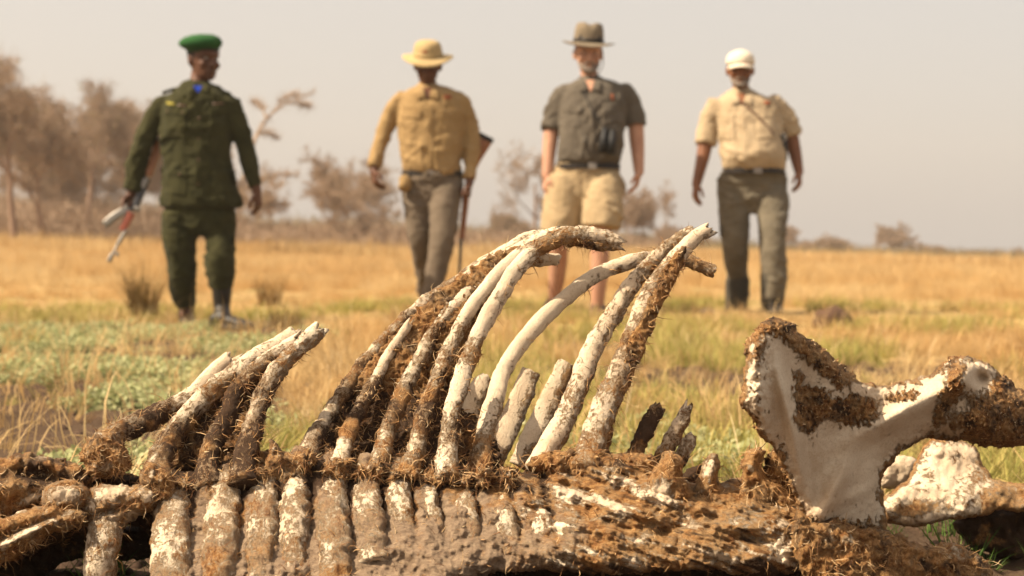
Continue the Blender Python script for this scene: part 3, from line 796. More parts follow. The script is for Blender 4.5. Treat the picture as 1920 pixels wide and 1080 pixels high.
R([(706, 885), (722, 830), (738, 775), (762, 722), (790, 668), (822, 610), (868, 556), (915, 515), (960, 476), (1010, 448), (1062, 434)], 2.07, 2.32, 30, 24, bone=[.35, .4, .15, .35, .4, .35, .8, .75, .5, .75, .8], dark=[.4, .5, .5, .3, .2], fibres=230, knob=.3)
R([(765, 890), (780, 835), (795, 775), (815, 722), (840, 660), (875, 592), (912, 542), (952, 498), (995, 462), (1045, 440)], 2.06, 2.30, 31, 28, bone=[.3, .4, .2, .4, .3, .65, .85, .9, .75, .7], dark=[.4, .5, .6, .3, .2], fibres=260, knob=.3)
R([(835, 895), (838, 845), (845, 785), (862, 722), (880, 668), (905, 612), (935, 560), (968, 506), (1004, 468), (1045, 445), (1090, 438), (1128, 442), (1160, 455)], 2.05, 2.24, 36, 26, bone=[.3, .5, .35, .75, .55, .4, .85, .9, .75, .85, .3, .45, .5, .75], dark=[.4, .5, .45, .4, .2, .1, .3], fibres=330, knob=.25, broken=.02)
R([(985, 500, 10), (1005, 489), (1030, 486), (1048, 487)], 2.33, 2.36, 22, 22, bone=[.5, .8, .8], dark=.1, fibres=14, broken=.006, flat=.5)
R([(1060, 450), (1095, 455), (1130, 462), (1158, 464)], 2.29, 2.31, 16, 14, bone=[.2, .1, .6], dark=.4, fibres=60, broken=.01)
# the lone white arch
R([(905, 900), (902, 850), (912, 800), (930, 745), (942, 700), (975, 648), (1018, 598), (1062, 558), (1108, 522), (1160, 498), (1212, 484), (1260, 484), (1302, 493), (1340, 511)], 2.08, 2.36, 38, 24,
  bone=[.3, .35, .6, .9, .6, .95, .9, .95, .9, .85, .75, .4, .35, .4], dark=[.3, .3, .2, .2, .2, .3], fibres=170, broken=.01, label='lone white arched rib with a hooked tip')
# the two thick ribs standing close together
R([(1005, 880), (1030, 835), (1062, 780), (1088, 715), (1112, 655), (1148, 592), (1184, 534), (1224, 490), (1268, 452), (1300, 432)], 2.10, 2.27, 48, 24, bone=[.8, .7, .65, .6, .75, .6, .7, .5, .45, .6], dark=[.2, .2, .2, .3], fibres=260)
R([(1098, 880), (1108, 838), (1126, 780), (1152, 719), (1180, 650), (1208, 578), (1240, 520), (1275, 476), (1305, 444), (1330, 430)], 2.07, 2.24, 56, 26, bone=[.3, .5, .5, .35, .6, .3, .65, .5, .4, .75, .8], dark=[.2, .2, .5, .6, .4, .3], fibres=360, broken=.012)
# flat clean rib stubs between them
rib([(925, 868, 2.22, 40), (945, 820, 2.24, 44), (972, 755, 2.27, 42), (996, 696, 2.30, 40)], [.6, .75, .85, .8, .6], dark=.2, fibres=20, flat=.35, broken=.004, name='broken_rib', side=.9)
rib([(975, 875, 2.20, 44), (1000, 822, 2.22, 46), (1032, 750, 2.25, 42), (1062, 680, 2.28, 36)], [.65, .7, .7, .6, .35], dark=.3, fibres=24, flat=.35, broken=.006, name='broken_rib', side=.9, label='flat weathered rib stub with a grey tip')
rib([(862, 812, 2.23, 42), (880, 765, 2.24, 46), (902, 725, 2.25, 40), (915, 708, 2.26, 26)], [.8, .9, .95, .7], dark=.2, fibres=26, flat=.4, broken=.006, name='broken_rib', side=.9)
# dark splintered stubs
rib([(1165, 905, 2.14, 26), (1190, 850, 2.16, 30), (1212, 805, 2.18, 28), (1232, 762, 2.20, 22)], [.3, .35, .1, .0, .3], dark=[.5, .5, 1.0, 1.1, .4], fibres=16, flat=.5, broken=.012, name='broken_rib', label='charcoal dark splintered rib stub leaning right')
rib([(1222, 905, 2.16, 30), (1245, 850, 2.18, 32), (1268, 808, 2.20, 30), (1288, 766, 2.22, 16)], [.1, .1, .35, .6, .5], dark=[.9, .9, .7, .7, .3], fibres=16, flat=.5, broken=.014, name='broken_rib', label='dark splintered rib stub with a pale sharp edge')
rib([(1258, 895, 2.20, 26), (1276, 858, 2.21, 30), (1290, 832, 2.22, 28), (1300, 815, 2.23, 14)], [.1, .2, .4, .5], dark=[.9, .8, .5, .3], fibres=16, flat=.5, broken=.01, name='broken_rib', label='shortest grey splintered rib stub')
# left fan
R([(195, 838), (222, 812), (262, 793), (318, 766), (365, 738), (400, 700), (432, 672)], 2.13, 2.24, 42, 34, bone=[.45, .25, .15, .25, .5, .85, .95], dark=[.4, .6, .7, .6, .2], fibres=180, knob=.2, broken=.01)
R([(290, 905), (298, 862), (318, 825), (350, 782), (392, 738), (440, 700), (500, 660), (552, 628)], 2.07, 2.20, 42, 36, bone=[.3, .2, .2, .6, .5, .5, .65, .9], dark=[.5, .5, .3, .3, .2], fibres=260, knob=.35, broken=.014)
R([(392, 915), (388, 870), (402, 828), (425, 785), (444, 740), (482, 692), (522, 660), (556, 640)], 2.05, 2.17, 40, 30, bone=[.1, .1, .05, .15, .1, .4, .55, .8], dark=[.7, .7, .8, .7, .5, .3], mud=0.2, fibres=260, knob=.2)
R([(452, 905), (458, 862), (468, 822), (482, 772), (506, 715), (540, 672), (574, 640), (602, 614)], 2.03, 2.15, 42, 30, bone=[.15, .1, .15, .35, .3, .3, .5, .85], dark=[.6, .8, .6, .3, .2], mud=0.2, fibres=300, knob=.3, broken=.02)
rib([(375, 742, 2.24, 14), (402, 708, 2.25, 22), (425, 688, 2.26, 20), (448, 672, 2.26, 10)], [.9, .95, .9], dark=.1, fibres=20, flat=.4, broken=.012, name='splinter')
rib([(508, 665, 2.21, 14), (538, 640, 2.21, 20), (562, 622, 2.21, 12)], [.95, .95, .9], dark=.1, fibres=20, flat=.4, broken=.012, name='splinter')
rib([(440, 780, 2.16, 18), (448, 745, 2.16, 26), (468, 700, 2.18, 14)], [.9, .9, .8], dark=.1, fibres=4, flat=.25, broken=0, name='splinter')

for i, (bx_, by_, w_) in enumerate([(572, 870, 30), (612, 882, 20), (640, 880, 30), (678, 890, 20), (708, 888, 30), (742, 896, 20), (768, 893, 30), (804, 900, 22), (838, 898, 32), (872, 905, 22), (906, 900, 32), (950, 902, 26), (294, 905, 30), (345, 915, 26), (392, 912, 28), (424, 915, 22), (456, 905, 30), (492, 895, 22)]):
    r_ = np.random.RandomState(200 + i); a_ = np.linspace(0, 6.283, 9, endpoint=False)
    rad_ = w_ * .62 * r_.uniform(.65, 1.35, 9)
    slab_bone('dried_flesh', [(bx_ + math.cos(q) * k, by_ - 4 + math.sin(q) * k * 1.0) for q, k in zip(a_, rad_)], 2.065, 0.022, 0.03, 12,
              lambda X, Y, sd: (0.22 + 0.5 * nz2(X, Y, 12, 3, bx_), 0.45 + 0.5 * nz2(X, Y, 16, 3, 6), 0.0), None, amp=0.009, nf=90, rough=6, fibres=90, step=2.0)
# ---------------------------------------------------------------- spinous processes of the loin
def knobm(bx, by, bs=20):
    return lambda X, Y, sd: (0.15 + 0.25 * nz2(X, Y, 14, 3, 2) + 0.75 * g2(X, Y, bx, by, bs, bs * 1.2), 0.25 + 0.4 * nz2(X, Y, 24, 3, 6), 0.0)
slab_bone('vertebra', [(1212, 925), (1222, 885), (1236, 862), (1250, 846), (1268, 848), (1282, 866), (1280, 892), (1300, 925), (1290, 945), (1225, 950)], 2.05, 0.04, 0.04, 20, knobm(1240, 925, 22), None, amp=.006, rough=4, fibres=110)
slab_bone('vertebra', [(1285, 945), (1305, 905), (1318, 872), (1330, 852), (1344, 850), (1352, 872), (1348, 900), (1368, 935), (1350, 955), (1300, 955)], 2.07, 0.035, 0.04, 18, knobm(1330, 880, 17), None, amp=.005, rough=3, fibres=90)
slab_bone('vertebra', [(1370, 945), (1388, 905), (1390, 870), (1402, 843), (1420, 838), (1438, 846), (1430, 868), (1436, 890), (1460, 905), (1490, 940), (1470, 965), (1390, 960)], 2.08, 0.04, 0.04, 18, knobm(1408, 880, 6), None, amp=.007, rough=4, fibres=180)
slab_bone('dried_flesh', [(1275, 905), (1290, 880), (1312, 872), (1318, 895), (1300, 935), (1285, 945)], 2.16, 0.02, 0.02, 12, DK(0.0, 1.1), None, amp=.005, rough=3)
slab_bone('dried_flesh', [(1430, 900), (1440, 850), (1462, 830), (1480, 860), (1500, 920), (1520, 985), (1480, 975)], 2.10, 0.03, 0.03, 14, DK(0.1, 0.6), None, amp=.008, rough=6, fibres=300)

# ---------------------------------------------------------------- hip bone
hip_poly = [(1399, 644), (1416, 618), (1444, 597), (1478, 603), (1502, 623), (1536, 647), (1570, 673), (1599, 700), (1622, 716), (1660, 720), (1700, 712), (1748, 698), (1777, 673), (1806, 667), (1830, 672),
            (1858, 684), (1885, 708), (1925, 733), (1985, 742), (1985, 832), (1920, 838), (1860, 840), (1810, 828), (1743, 822), (1708, 834), (1680, 856), (1661, 883), (1654, 910), (1656, 945), (1664, 985), (1640, 1010), (1570, 1014),
            (1531, 998), (1507, 974), (1493, 935), (1473, 887), (1449, 844), (1430, 822), (1403, 777), (1385, 757), (1391, 724), (1396, 680)]
def hip_masks(X0, Y0, sd):
    X = X0 + 9 * nz2(X0, Y0, 14, 4, 31); Y = Y0 + 13 * nz2(X0, Y0, 10, 4, 37, 1.5, .8)
    n = nz2(X, Y, 26, 4, 3); n2 = nz2(X, Y, 10, 3, 4)
    bone = 1.12 + 0.12 * n + 0.16 * nz2(X0, Y0, 40, 4, 77)
    fl = 0
    for (x, y, sx, sy, a, w) in [(1500, 640, 75, 22, 38, 1.1), (1555, 690, 60, 20, 42, 1.1), (1455, 612, 34, 16, 0, .9), (1418, 650, 16, 30, 0, .7), (1402, 770, 16, 24, -20, .5), (1500, 735, 16, 45, -8, 1.1), (1515, 785, 32, 26, 30, 1.15),
                                 (1570, 765, 45, 30, 10, 1.15), (1620, 770, 34, 26, 30, 1.1), (1540, 740, 30, 14, 30, .7), (1690, 742, 42, 9, -10, 1.05), (1690, 755, 20, 10, 20, .5), (1770, 760, 14, 48, 22, 1.2), (1790, 690, 34, 18, 10, 1.2),
                                 (1800, 800, 26, 30, 10, .7), (1850, 780, 46, 50, 10, 1.25), (1905, 745, 34, 30, 10, 1.2), (1790, 730, 26, 20, 0, .8), (1870, 720, 16, 14, 0, .8), (1900, 800, 60, 40, 0, 1.2), (1590, 985, 60, 18, 0, .9), (1470, 850, 7, 40, -22, .7), (1520, 1000, 40, 22, 20, 1.0), (1650, 1000, 30, 20, 0, .9),
                                 (1600, 950, 24, 8, 15, .4), (1640, 908, 8, 14, 0, .5), (1438, 665, 12, 50, -5, .35)]:
        fl = fl + w * g2(X, Y, x, y, sx, sy, a)
    bone = bone - np.maximum(0, fl - 0.18) * 1.0 + 0.08 * n2
    bone = bone + 0.9 * g2(X, Y, 1570, 742, 30, 7, -22) + 0.7 * g2(X, Y, 1832, 705, 22, 20, 30) + 0.5 * g2(X, Y, 1800, 815, 6, 26, 10) + 0.5 * g2(X, Y, 1905, 790, 6, 30, 0)
    rim = g2(X, Y, 1412, 705, 26, 95, -4); bone = bone - rim * (0.10 + 1.0 * np.maximum(0, nz2(X0, Y0, 13, 3, 9))) - 0.75 * sstep(15, 2, sd + 8 * nz2(X0, Y0, 22, 3, 19)) - 0.30 * np.maximum(0, nz2(X0, Y0, 45, 4, 12)) * sstep(780, 1000, Y)
    bone = bone - 0.22 * np.abs(nz2(X0, Y0, 60, 2, 15, 1, .5))
    dark = 0.30 + 0.5 * n + 0.35 * g2(X, Y, 1850, 770, 70, 60) + 0.3 * g2(X, Y, 1560, 770, 80, 40) + .4 * g2(X, Y, 1450, 610, 40, 20)
    return bone, dark, 0.0 * X
def hip_relief(X, Y, sd):
    r = 0.030 * g2(X, Y, 1420, 700, 22, 90, -4) + 0.022 * g2(X, Y, 1475, 760, 14, 120, -14) + 0.026 * g2(X, Y, 1690, 775, 130, 22, -28) + 0.02 * g2(X, Y, 1560, 930, 20, 100, 25)
    r = r - 0.016 * g2(X, Y, 1580, 840, 60, 40, -30) - 0.010 * g2(X, Y, 1510, 730, 20, 50) + 0.03 * g2(X, Y, 1810, 710, 50, 34) + 0.025 * g2(X, Y, 1830, 790, 60, 40) - 0.035 * g2(X, Y, 1838, 708, 17, 14, 25)
    b, _, _ = hip_masks(X, Y, sd)
    r = r * 1.6 - 0.010 * g2(X, Y, 1520, 880, 16, 70, -20) + 0.008 * g2(X, Y, 1600, 930, 50, 12, -25) + 0.045 * g2(X, Y, 1870, 775, 75, 55) + 0.006 * sstep(0.6, 0.2, b) + 0.006 * nz2(X, Y, 9, 3, 7) * sstep(0.65, 0.3, b) + 0.012 * nz2(X, Y, 16, 3, 2) * g2(X, Y, 1415, 700, 30, 110)
    return r
slab_bone('hip_bone', hip_poly, lambda X, Y: 1.94 + 0.13 * np.clip((X - 1400) / 250, 0, 1) + 0.10 * sstep(1600, 1950, X) - 0.07 * np.clip((980 - Y) / 360, 0, 1), 0.034, 0.03, 34, hip_masks, hip_relief, step=1.9, rough=5, amp=0.0017, nf=45, fibres=2600,
          label='pale forked hip bone with brown patches of dried flesh')
# flesh at its foot
slab_bone('dried_flesh', [(1495, 960), (1530, 975), (1560, 965), (1600, 985), (1650, 990), (1690, 1005), (1730, 1022), (1765, 1018), (1800, 1020), (1850, 1052), (1862, 1090), (1800, 1120), (1650, 1130), (1540, 1120), (1500, 1060), (1480, 1010)],
          1.99, 0.05, 0.06, 30, lambda X, Y, sd: (0.12 + 0.3 * nz2(X, Y, 18, 3, 1) + 0.5 * g2(X, Y, 1790, 1035, 40, 12, 10) + .4 * g2(X, Y, 1580, 1010, 50, 12, 20), 0.4 + 0.45 * nz2(X, Y, 35, 3, 6), 0.1), None, amp=0.010, nf=55, rough=6, fibres=700)
# ---------------------------------------------------------------- left: neck joints and a standing shaft
slab_bone('vertebra', [(-40, 900), (-10, 865), (35, 850), (80, 855), (125, 862), (165, 880), (175, 905), (140, 935), (90, 945), (40, 975), (-40, 990)], 2.12, 0.06, 0.05, 30,
          lambda X, Y, sd: (0.12 + 0.3 * nz2(X, Y, 22, 3, 1) + 0.7 * g2(X, Y, 62, 935, 34, 12, -30) + .4 * g2(X, Y, 100, 855, 40, 8, 0), 0.65 + 0.4 * nz2(X, Y, 40, 3, 6) - 0.5 * g2(X, Y, 30, 920, 40, 24), 0.0),
          lambda X, Y, sd: -0.03 * g2(X, Y, 70, 890, 50, 14, 10) + 0.02 * g2(X, Y, 20, 915, 40, 22, -20), amp=0.008, nf=50, rough=6, fibres=260)
slab_bone('vertebra', [(78, 935), (85, 915), (105, 902), (135, 900), (158, 908), (168, 925), (160, 950), (120, 962), (85, 955)], 2.02, 0.035, 0.03, 22,
          lambda X, Y, sd: (0.35 + 0.8 * g2(X, Y, 118, 928, 30, 13), 0.4 + 0.3 * nz2(X, Y, 20), 0.0), lambda X, Y, sd: -0.012 * g2(X, Y, 122, 909, 32, 4, 3), amp=0.003, nf=60, rough=2, fibres=60)
slab_bone('neck_bone', [(-40, 985), (20, 968), (75, 948), (130, 950), (165, 965), (150, 990), (100, 1000), (60, 1030), (10, 1055), (-40, 1075)], 2.01, 0.045, 0.05, 26,
          lambda X, Y, sd: (0.25 + 0.35 * nz2(X, Y, 24, 3, 1) + 0.6 * g2(X, Y, 30, 1010, 80, 7, -27) + .5 * g2(X, Y, 20, 962, 60, 6, -18), 0.3 + 0.5 * nz2(X, Y, 40, 3, 6), 0.0),
          lambda X, Y, sd: 0.02 * g2(X, Y, 40, 1005, 90, 10, -27) - 0.02 * g2(X, Y, 60, 985, 90, 8, -22), amp=0.006, nf=50, rough=5, fibres=300)
slab_bone('vertebra', [(150, 935), (175, 915), (225, 908), (275, 912), (300, 930), (285, 955), (245, 975), (225, 1000), (180, 1000), (155, 975)], 2.04, 0.045, 0.04, 24,
          lambda X, Y, sd: (0.5 + 0.35 * nz2(X, Y, 24, 3, 1) + 0.4 * g2(X, Y, 215, 922, 30, 12, 0), 0.2 + 0.4 * nz2(X, Y, 30, 3, 6), 0.0), lambda X, Y, sd: -0.015 * g2(X, Y, 200, 960, 40, 5, -14), amp=0.005, nf=50, rough=4, fibres=140)
rib([(206, 965, 2.02, 50), (198, 1000, 2.0, 66), (190, 1050, 1.985, 62), (186, 1110, 1.98, 56), (184, 1160, 1.98, 52)], [.45, .5, .55, .75, .7], dark=.3, mud=.45, n=24, flat=.8, broken=0, name='bone_shaft', fibres=90)
slab_bone('vertebra', [(150, 850), (165, 822), (188, 808), (215, 812), (232, 836), (246, 862), (240, 886), (205, 892), (170, 895), (158, 875)], 2.10, 0.05, 0.04, 24,
          lambda X, Y, sd: (0.15 + 0.35 * nz2(X, Y, 16, 3, 1) + 0.5 * g2(X, Y, 200, 876, 26, 8, -8) + .4 * g2(X, Y, 198, 818, 16, 10), 0.4 + 0.4 * nz2(X, Y, 24, 3, 6), 0.0), None, amp=0.008, nf=60, rough=5, fibres=260)
slab_bone('vertebra', [(262, 905), (265, 880), (285, 868), (310, 880), (330, 905), (325, 940), (295, 945), (272, 930)], 2.05, 0.04, 0.04, 20,
          lambda X, Y, sd: (0.2 + 0.35 * nz2(X, Y, 14, 3, 1) + 0.6 * g2(X, Y, 285, 888, 12, 8), 0.5 + 0.4 * nz2(X, Y, 24, 3, 6), 0.0), None, amp=0.008, nf=60, rough=4, fibres=160)
slab_bone('dried_flesh', [(-50, 905), (60, 880), (170, 885), (260, 890), (330, 930), (345, 985), (300, 1010), (240, 985), (150, 1005), (60, 1040), (-50, 1075)], 2.16, 0.03, 0.08, 26, DK(0.0, 0.95), None, amp=0.008, nf=50, rough=6, fibres=300)

# ---------------------------------------------------------------- loose fibres of dried sinew
def fibres(name, seeds, nrm, lmin, lmax, w, seed, droop=0.35):
    r = np.random.RandomState(seed); n = len(seeds); S = 7
    L = r.uniform(lmin, lmax, n) * r.uniform(0.4, 1, n)
    d = unit(nrm * r.uniform(0.2, 1.0, (n, 1)) + r.normal(size=(n, 3)) * 0.9)
    curl = r.normal(size=(n, 3)) * 0.55
    p = seeds - nrm * 0.001; pts = [p]
    for j in range(S):
        d = unit(d + curl * 0.6 + r.normal(size=(n, 3)) * 0.22 + np.array([0, 0, -droop * 0.25]))
        p = p + d * (L / S)[:, None]; pts.append(p)
    pts = np.stack(pts, 1)
    side = unit(np.cross(pts[:, -1] - pts[:, 0], np.array([0.1, 1, 0.05]) + r.normal(size=(n, 3)) * 0.3))
    ww = w * r.uniform(0.5, 1.4, n)
    tt = (1 - np.linspace(0, 1, S + 1) ** 2 * 0.85)
    A = pts - side[:, None] * (ww[:, None] * tt)[..., None]; B = pts + side[:, None] * (ww[:, None] * tt)[..., None]
    C = pts + np.cross(unit(pts[:, -1] - pts[:, 0]), side)[:, None] * (ww[:, None] * tt)[..., None]
    v = np.stack([A, B, C], 2).reshape(-1, 3)
    base = (np.arange(n) * (S + 1) * 3)[:, None] + (np.arange(S) * 3)[None]
    q = [np.stack([base + a, base + b, base + 3 + b, base + 3 + a], -1).reshape(-1, 4) for a, b in ((0, 1), (1, 2), (2, 0))]
    tone = np.repeat(np.clip(r.normal(0.5, 0.28, n), 0, 1), (S + 1) * 3)
    return mesh_obj(name, v, np.vstack(q), M_fib, carcass, {'tone': tone}, kind='stuff')
_s = np.concatenate([a for a, b in FSEED]); _n = np.concatenate([b for a, b in FSEED])
fibres('dried_sinew', _s, _n, 0.006, 0.026, 0.00055, 3)
fibres('dried_sinew', FSHORT[0][0], FSHORT[0][1], 0.003, 0.008, 0.0006, 5)
c = RNG.choice(len(_s), 6500); fibres('dried_sinew', _s[c], _n[c], 0.015, 0.040, 0.00045, 4, 0.6)

# ---------------------------------------------------------------- loose bones behind
back = empty('weathered_bone', V(1780, 980, 2.45), 'sunlit bleached flat bone lying behind the foot of the hip bone at the right edge', 'bone')
slab_bone('bone_blade', [(1656, 935), (1700, 900), (1716, 870), (1728, 840), (1750, 822), (1790, 822), (1828, 838), (1842, 868), (1872, 900), (1925, 906), (1985, 908), (1985, 958), (1920, 960), (1868, 958), (1844, 968), (1781, 976), (1724, 988), (1671, 984), (1654, 966)],
          lambda X, Y: 2.42 + 0.1 * sstep(980, 820, Y), 0.03, 0.03, 26,
          lambda X, Y, sd: (0.82 + 0.3 * nz2(X, Y, 50, 4, 8) - 0.8 * g2(X, Y, 1715, 955, 50, 14, -14) - 0.6 * g2(X, Y, 1900, 935, 80, 40) - .6 * sstep(9, 2, sd) + 0.2 * nz2(X, Y, 22), 0.1 + 0.4 * nz2(X, Y, 30, 3, 6), 0.0),
          lambda X, Y, sd: 0.015 * nz2(X, Y, 60, 3, 4), amp=0.003, nf=40, rough=4, parent=back)
slab_bone('dried_flesh', [(1790, 975), (1850, 955), (1920, 950), (1985, 960), (1985, 1040), (1900, 1050), (1830, 1030), (1800, 1005)], 2.50, 0.03, 0.03, 20, DK(-.2, 0.9), None, amp=0.01, nf=45, rough=5, parent=back)  # dark flesh, blackened further for the shadow beneath the bone
b2 = empty('knuckle_bone', V(1690, 915, 2.62), 'pale knuckle bone with a red streak half hidden between hip bone and flat bone', 'bone')
slab_bone('joint_end', [(1655, 870), (1680, 855), (1714, 858), (1722, 880), (1712, 905), (1675, 918), (1650, 910)], 2.60, 0.03, 0.03, 22,
          lambda X, Y, sd: (0.9 + 0.2 * nz2(X, Y, 18), 0.2 + 0 * X, 0.0), None, amp=0.004, nf=40, rough=2, parent=b2)

# dark slabs added below the body, blackened to stand for its shade
slab_bone('dried_hide_and_shade', [(860, 1040), (1000, 1046), (1200, 1046), (1400, 1050), (1520, 1050), (1560, 1090), (1540, 1160), (1300, 1165), (1000, 1160), (820, 1150)], 2.17, 0.03, 0.05, 24, DK(0.0, 1.0), None, amp=0.008, nf=50, rough=5)
slab_bone('dried_hide_and_shade', [(-50, 1000), (60, 990), (170, 985), (280, 990), (300, 1040), (250, 1050), (140, 1050), (40, 1100), (-50, 1110)], 2.24, 0.03, 0.05, 24, DK(0.0, 1.0), None, amp=0.008, nf=50, rough=5)
# ================================================================== trees of the far thicket
def barkmat(name, c1, c2):
    k = NT(name); return k.col(k.mix(k.noise(6, 4, .6), c1, c2), 1.0, 0.05)
M_bark = barkmat('grey_brown_bark', (0.20, 0.13, 0.09), (0.30, 0.205, 0.15))
M_twig = barkmat('dry_twig_bark', (0.25, 0.175, 0.12), (0.36, 0.26, 0.18))
M_leaf = leafmat('dusty_olive_leaf', [(0.0, (0.16, 0.13, 0.06)), (0.6, (0.27, 0.21, 0.10)), (1.0, (0.38, 0.28, 0.15))])
M_leafy = leafmat('yellow_green_leaf', [(0.0, (0.20, 0.18, 0.05)), (0.6, (0.34, 0.30, 0.09)), (1.0, (0.44, 0.38, 0.14))])

def tree(name, px, base_py, d, H, W, seed, label, flat=0.0, leaves=0, stems=1, leaf_mat=None, twigs=1.0, trunk=0.10, cat='tree', group='bare thorn trees on the edge of the plain', lean=0.0, bole=0.25):
    """Tapered trunk with limbs and a fine twig crown; H height and W crown width in metres."""
    r = np.random.RandomState(seed); base = V(px, base_py, d); base[2] = terrain(base[0], base[1]) - 0.05
    segs = []; tips = []
    def grow(p, dr, L, rad, lev):
        n = 4; pts = [p]; rr = [rad]
        for j in range(n):
            dr = unit(dr + r.normal(size=3) * 0.16 * (1 + .3 * lev) + np.array([0, 0, 0.05 * (1 - 2 * flat * (lev > 0))]))
            if flat and p[2] > H * .82: dr[2] *= 0.3; dr = unit(dr)
            p = p + dr * L / n; pts.append(p); rr.append(rad * (1 - .45 * (j + 1) / n))
        segs.append((np.array(pts), np.array(rr), lev))
        if lev >= 4: tips.extend(pts[1:]); return
        k = (3, 4, 4, 3)[lev] if lev else r.randint(3, 5)
        for i in range(k):
            t = r.uniform(0.45, 1.0) if lev else r.uniform(0.6, 1.0)
            q = pts[0] + (pts[-1] - pts[0]) * t if False else pts[min(n, int(t * n))]
            az = r.uniform(0, 6.283); sp = r.uniform(.45, 1.0) * (1.25 if flat else 1.0)
            out = np.array([math.cos(az), math.sin(az), 0.0])
            nd = unit(dr * math.cos(sp) + out * math.sin(sp) * (W / H + .35) + np.array([0, 0, .12]))
            grow(q, nd, L * r.uniform(.55, .82), rr[-1] * r.uniform(.6, .85), lev + 1)
    for s in range(stems):
        az = r.uniform(0, 6.283); st = 0.0 if stems == 1 else .45
        grow(np.array([0, 0, 0.0]) + np.array([math.cos(az), math.sin(az), 0]) * .08 * (stems > 1), unit(np.array([math.cos(az) * st + lean, math.sin(az) * st, 1.0])), H * (bole + .07), trunk * H / 5 * (1 if stems == 1 else .6), 0)
    allp = np.concatenate([s[0] for s in segs]); zmax = allp[:, 2].max(); xr = np.percentile(np.abs(allp[:, :2]), 97)
    sc = np.array([W / 2 / xr, W / 2 / xr, H / zmax])
    o = empty(name, base, label, cat, group)
    trunkB, crownB = Bag(), Bag()
    for pts, rr, lev in segs:
        pts = pts * sc + base; n = (8, 5, 4, 3, 3)[lev]
        T = unit(np.gradient(pts, axis=0)); a = unit(np.cross(T, [0.2, 1, 0.1])); b = np.cross(a, T)
        rr = np.maximum(rr, .004 + d * 0.00006)
        v, f = loft(pts, a * rr[:, None], b * rr[:, None], n)
        (trunkB if lev < 2 else crownB).add(v, f[:-2] if lev > 2 else f)
    trunkB.obj('trunk', M_bark, o)
    # twigs
    tp = np.array(tips) * sc + base; m = int(len(tp) * 7.5 * twigs); i = r.randint(0, len(tp), m)
    L = H * r.uniform(.03, .11, m); dd = unit(r.normal(size=(m, 3)) + np.array([0, 0, .35])); p0 = tp[i]; p1 = p0 + dd * (L * .5)[:, None]; p2 = p1 + unit(dd + r.normal(size=(m, 3)) * .5) * (L * .5)[:, None]
    sd = unit(np.cross(dd, [0, 1, 0])); w = (.003 + .00009 * d) * r.uniform(.5, 1.3, m)[:, None]
    v = np.stack([p0 - sd * w, p0 + sd * w, p1 + sd * w * .7, p1 - sd * w * .7, p2], 1).reshape(-1, 3); k0 = np.arange(m) * 5
    bv_, bf_ = crownB.arr()
    o2 = mesh_obj('crown', np.vstack([bv_, v]), bf_ + [(a, a + 1, a + 2, a + 3) for a in (k0 + len(bv_)).tolist()] + [(a + 3, a + 2, a + 4) for a in (k0 + len(bv_)).tolist()], M_twig, o, smooth=False)
    if leaves:
        m = leaves; i = r.randint(0, len(tp), m); s = H * r.uniform(.006, .014, m)[:, None]; c = tp[i] + r.normal(size=(m, 3)) * H * .022; a = unit(r.normal(size=(m, 3))); b = unit(np.cross(a, r.normal(size=(m, 3))))
        v = np.stack([c - a * s, c + b * s * .6, c + a * s, c - b * s * .6], 1).reshape(-1, 3)
        mesh_obj('foliage', v, np.arange(4 * m).reshape(-1, 4), leaf_mat or M_leaf, o, {'tone': np.repeat(r.rand(m), 4)}, smooth=False)
    return o
LT = [ # px, base, d, H, W, seed, flat, leaves, stems, label
 (28, 437, 36, 4.5, 2.2, 101, 0, 1500, 1, 'slender bare tree at the left edge, tallest of the thicket', 1.3, 'thin'),
 (95, 440, 40, 3.9, 3.2, 102, .2, 3500, 2, 'bushy bare tree second from the left edge', 1.2, ''),
 (165, 440, 44, 4.6, 3.6, 103, .3, 4000, 1, 'broad bare tree with a clear trunk left of the beret man\'s rifle arm', 1.3, ''),
 (222, 442, 47, 4.4, 3.4, 104, .2, 3500, 2, 'bare tree just behind the beret man\'s sleeve', 1.2, ''),
 (60, 438, 52, 4.0, 4.4, 105, .2, 3500, 3, 'far low bare tree filling the gap at the left edge', 1.2, ''),
 (285, 444, 52, 4.2, 3.4, 106, .2, 2500, 2, 'bare tree mostly hidden behind the beret man\'s chest', 1.0, ''),
 (128, 440, 58, 4.9, 5.0, 107, .2, 4000, 3, 'hazy bare tree behind the broad one at left', 1.2, ''),
 (622, 440, 44, 2.95, 3.4, 108, .55, 2500, 2, 'rounded thorn tree in the gap between the beret man and the ochre shirt', 1.0, ''),
 (708, 445, 56, 3.4, 3.4, 109, .7, 1500, 1, 'flat layered thorn tree behind the hand of the man in the ochre shirt', 1.0, ''),
 (1005, 450, 62, 4.3, 3.0, 110, .3, 300, 1, 'thin bare tree showing left of the man in shorts', .8, ''),
 (1190, 452, 60, 2.9, 2.4, 111, .4, 1200, 2, 'bare bush-like tree right of the man in shorts', 1.0, ''),
 (1265, 458, 75, 1.8, 1.9, 112, .3, 900, 2, 'small bare tree midway between the man in shorts and the man in the cap', 1.0, ''),
 (1478, 465, 90, 2.2, 3.0, 113, .9, 2000, 1, 'flat-topped thorn tree behind the legs of the man in the cap', 1.0, ''),
 (1668, 472, 120, 2.9, 3.4, 114, .55, 5000, 2, 'lone dense umbrella-shaped thorn tree on the right skyline', 1.3, ''),
 (1722, 473, 125, 1.6, 2.6, 115, .8, 1500, 2, 'low spreading bush touching the lone umbrella tree', 1.0, ''),
]
for (px, by, d, H, W, sd, fl, lv, stm, lab, tw, _) in LT:
    H *= 1.14; lv = int(lv * .15)
    tree('thorn_tree', px, by, d, H, W, sd, lab, flat=fl, leaves=lv, stems=stm, twigs=tw)
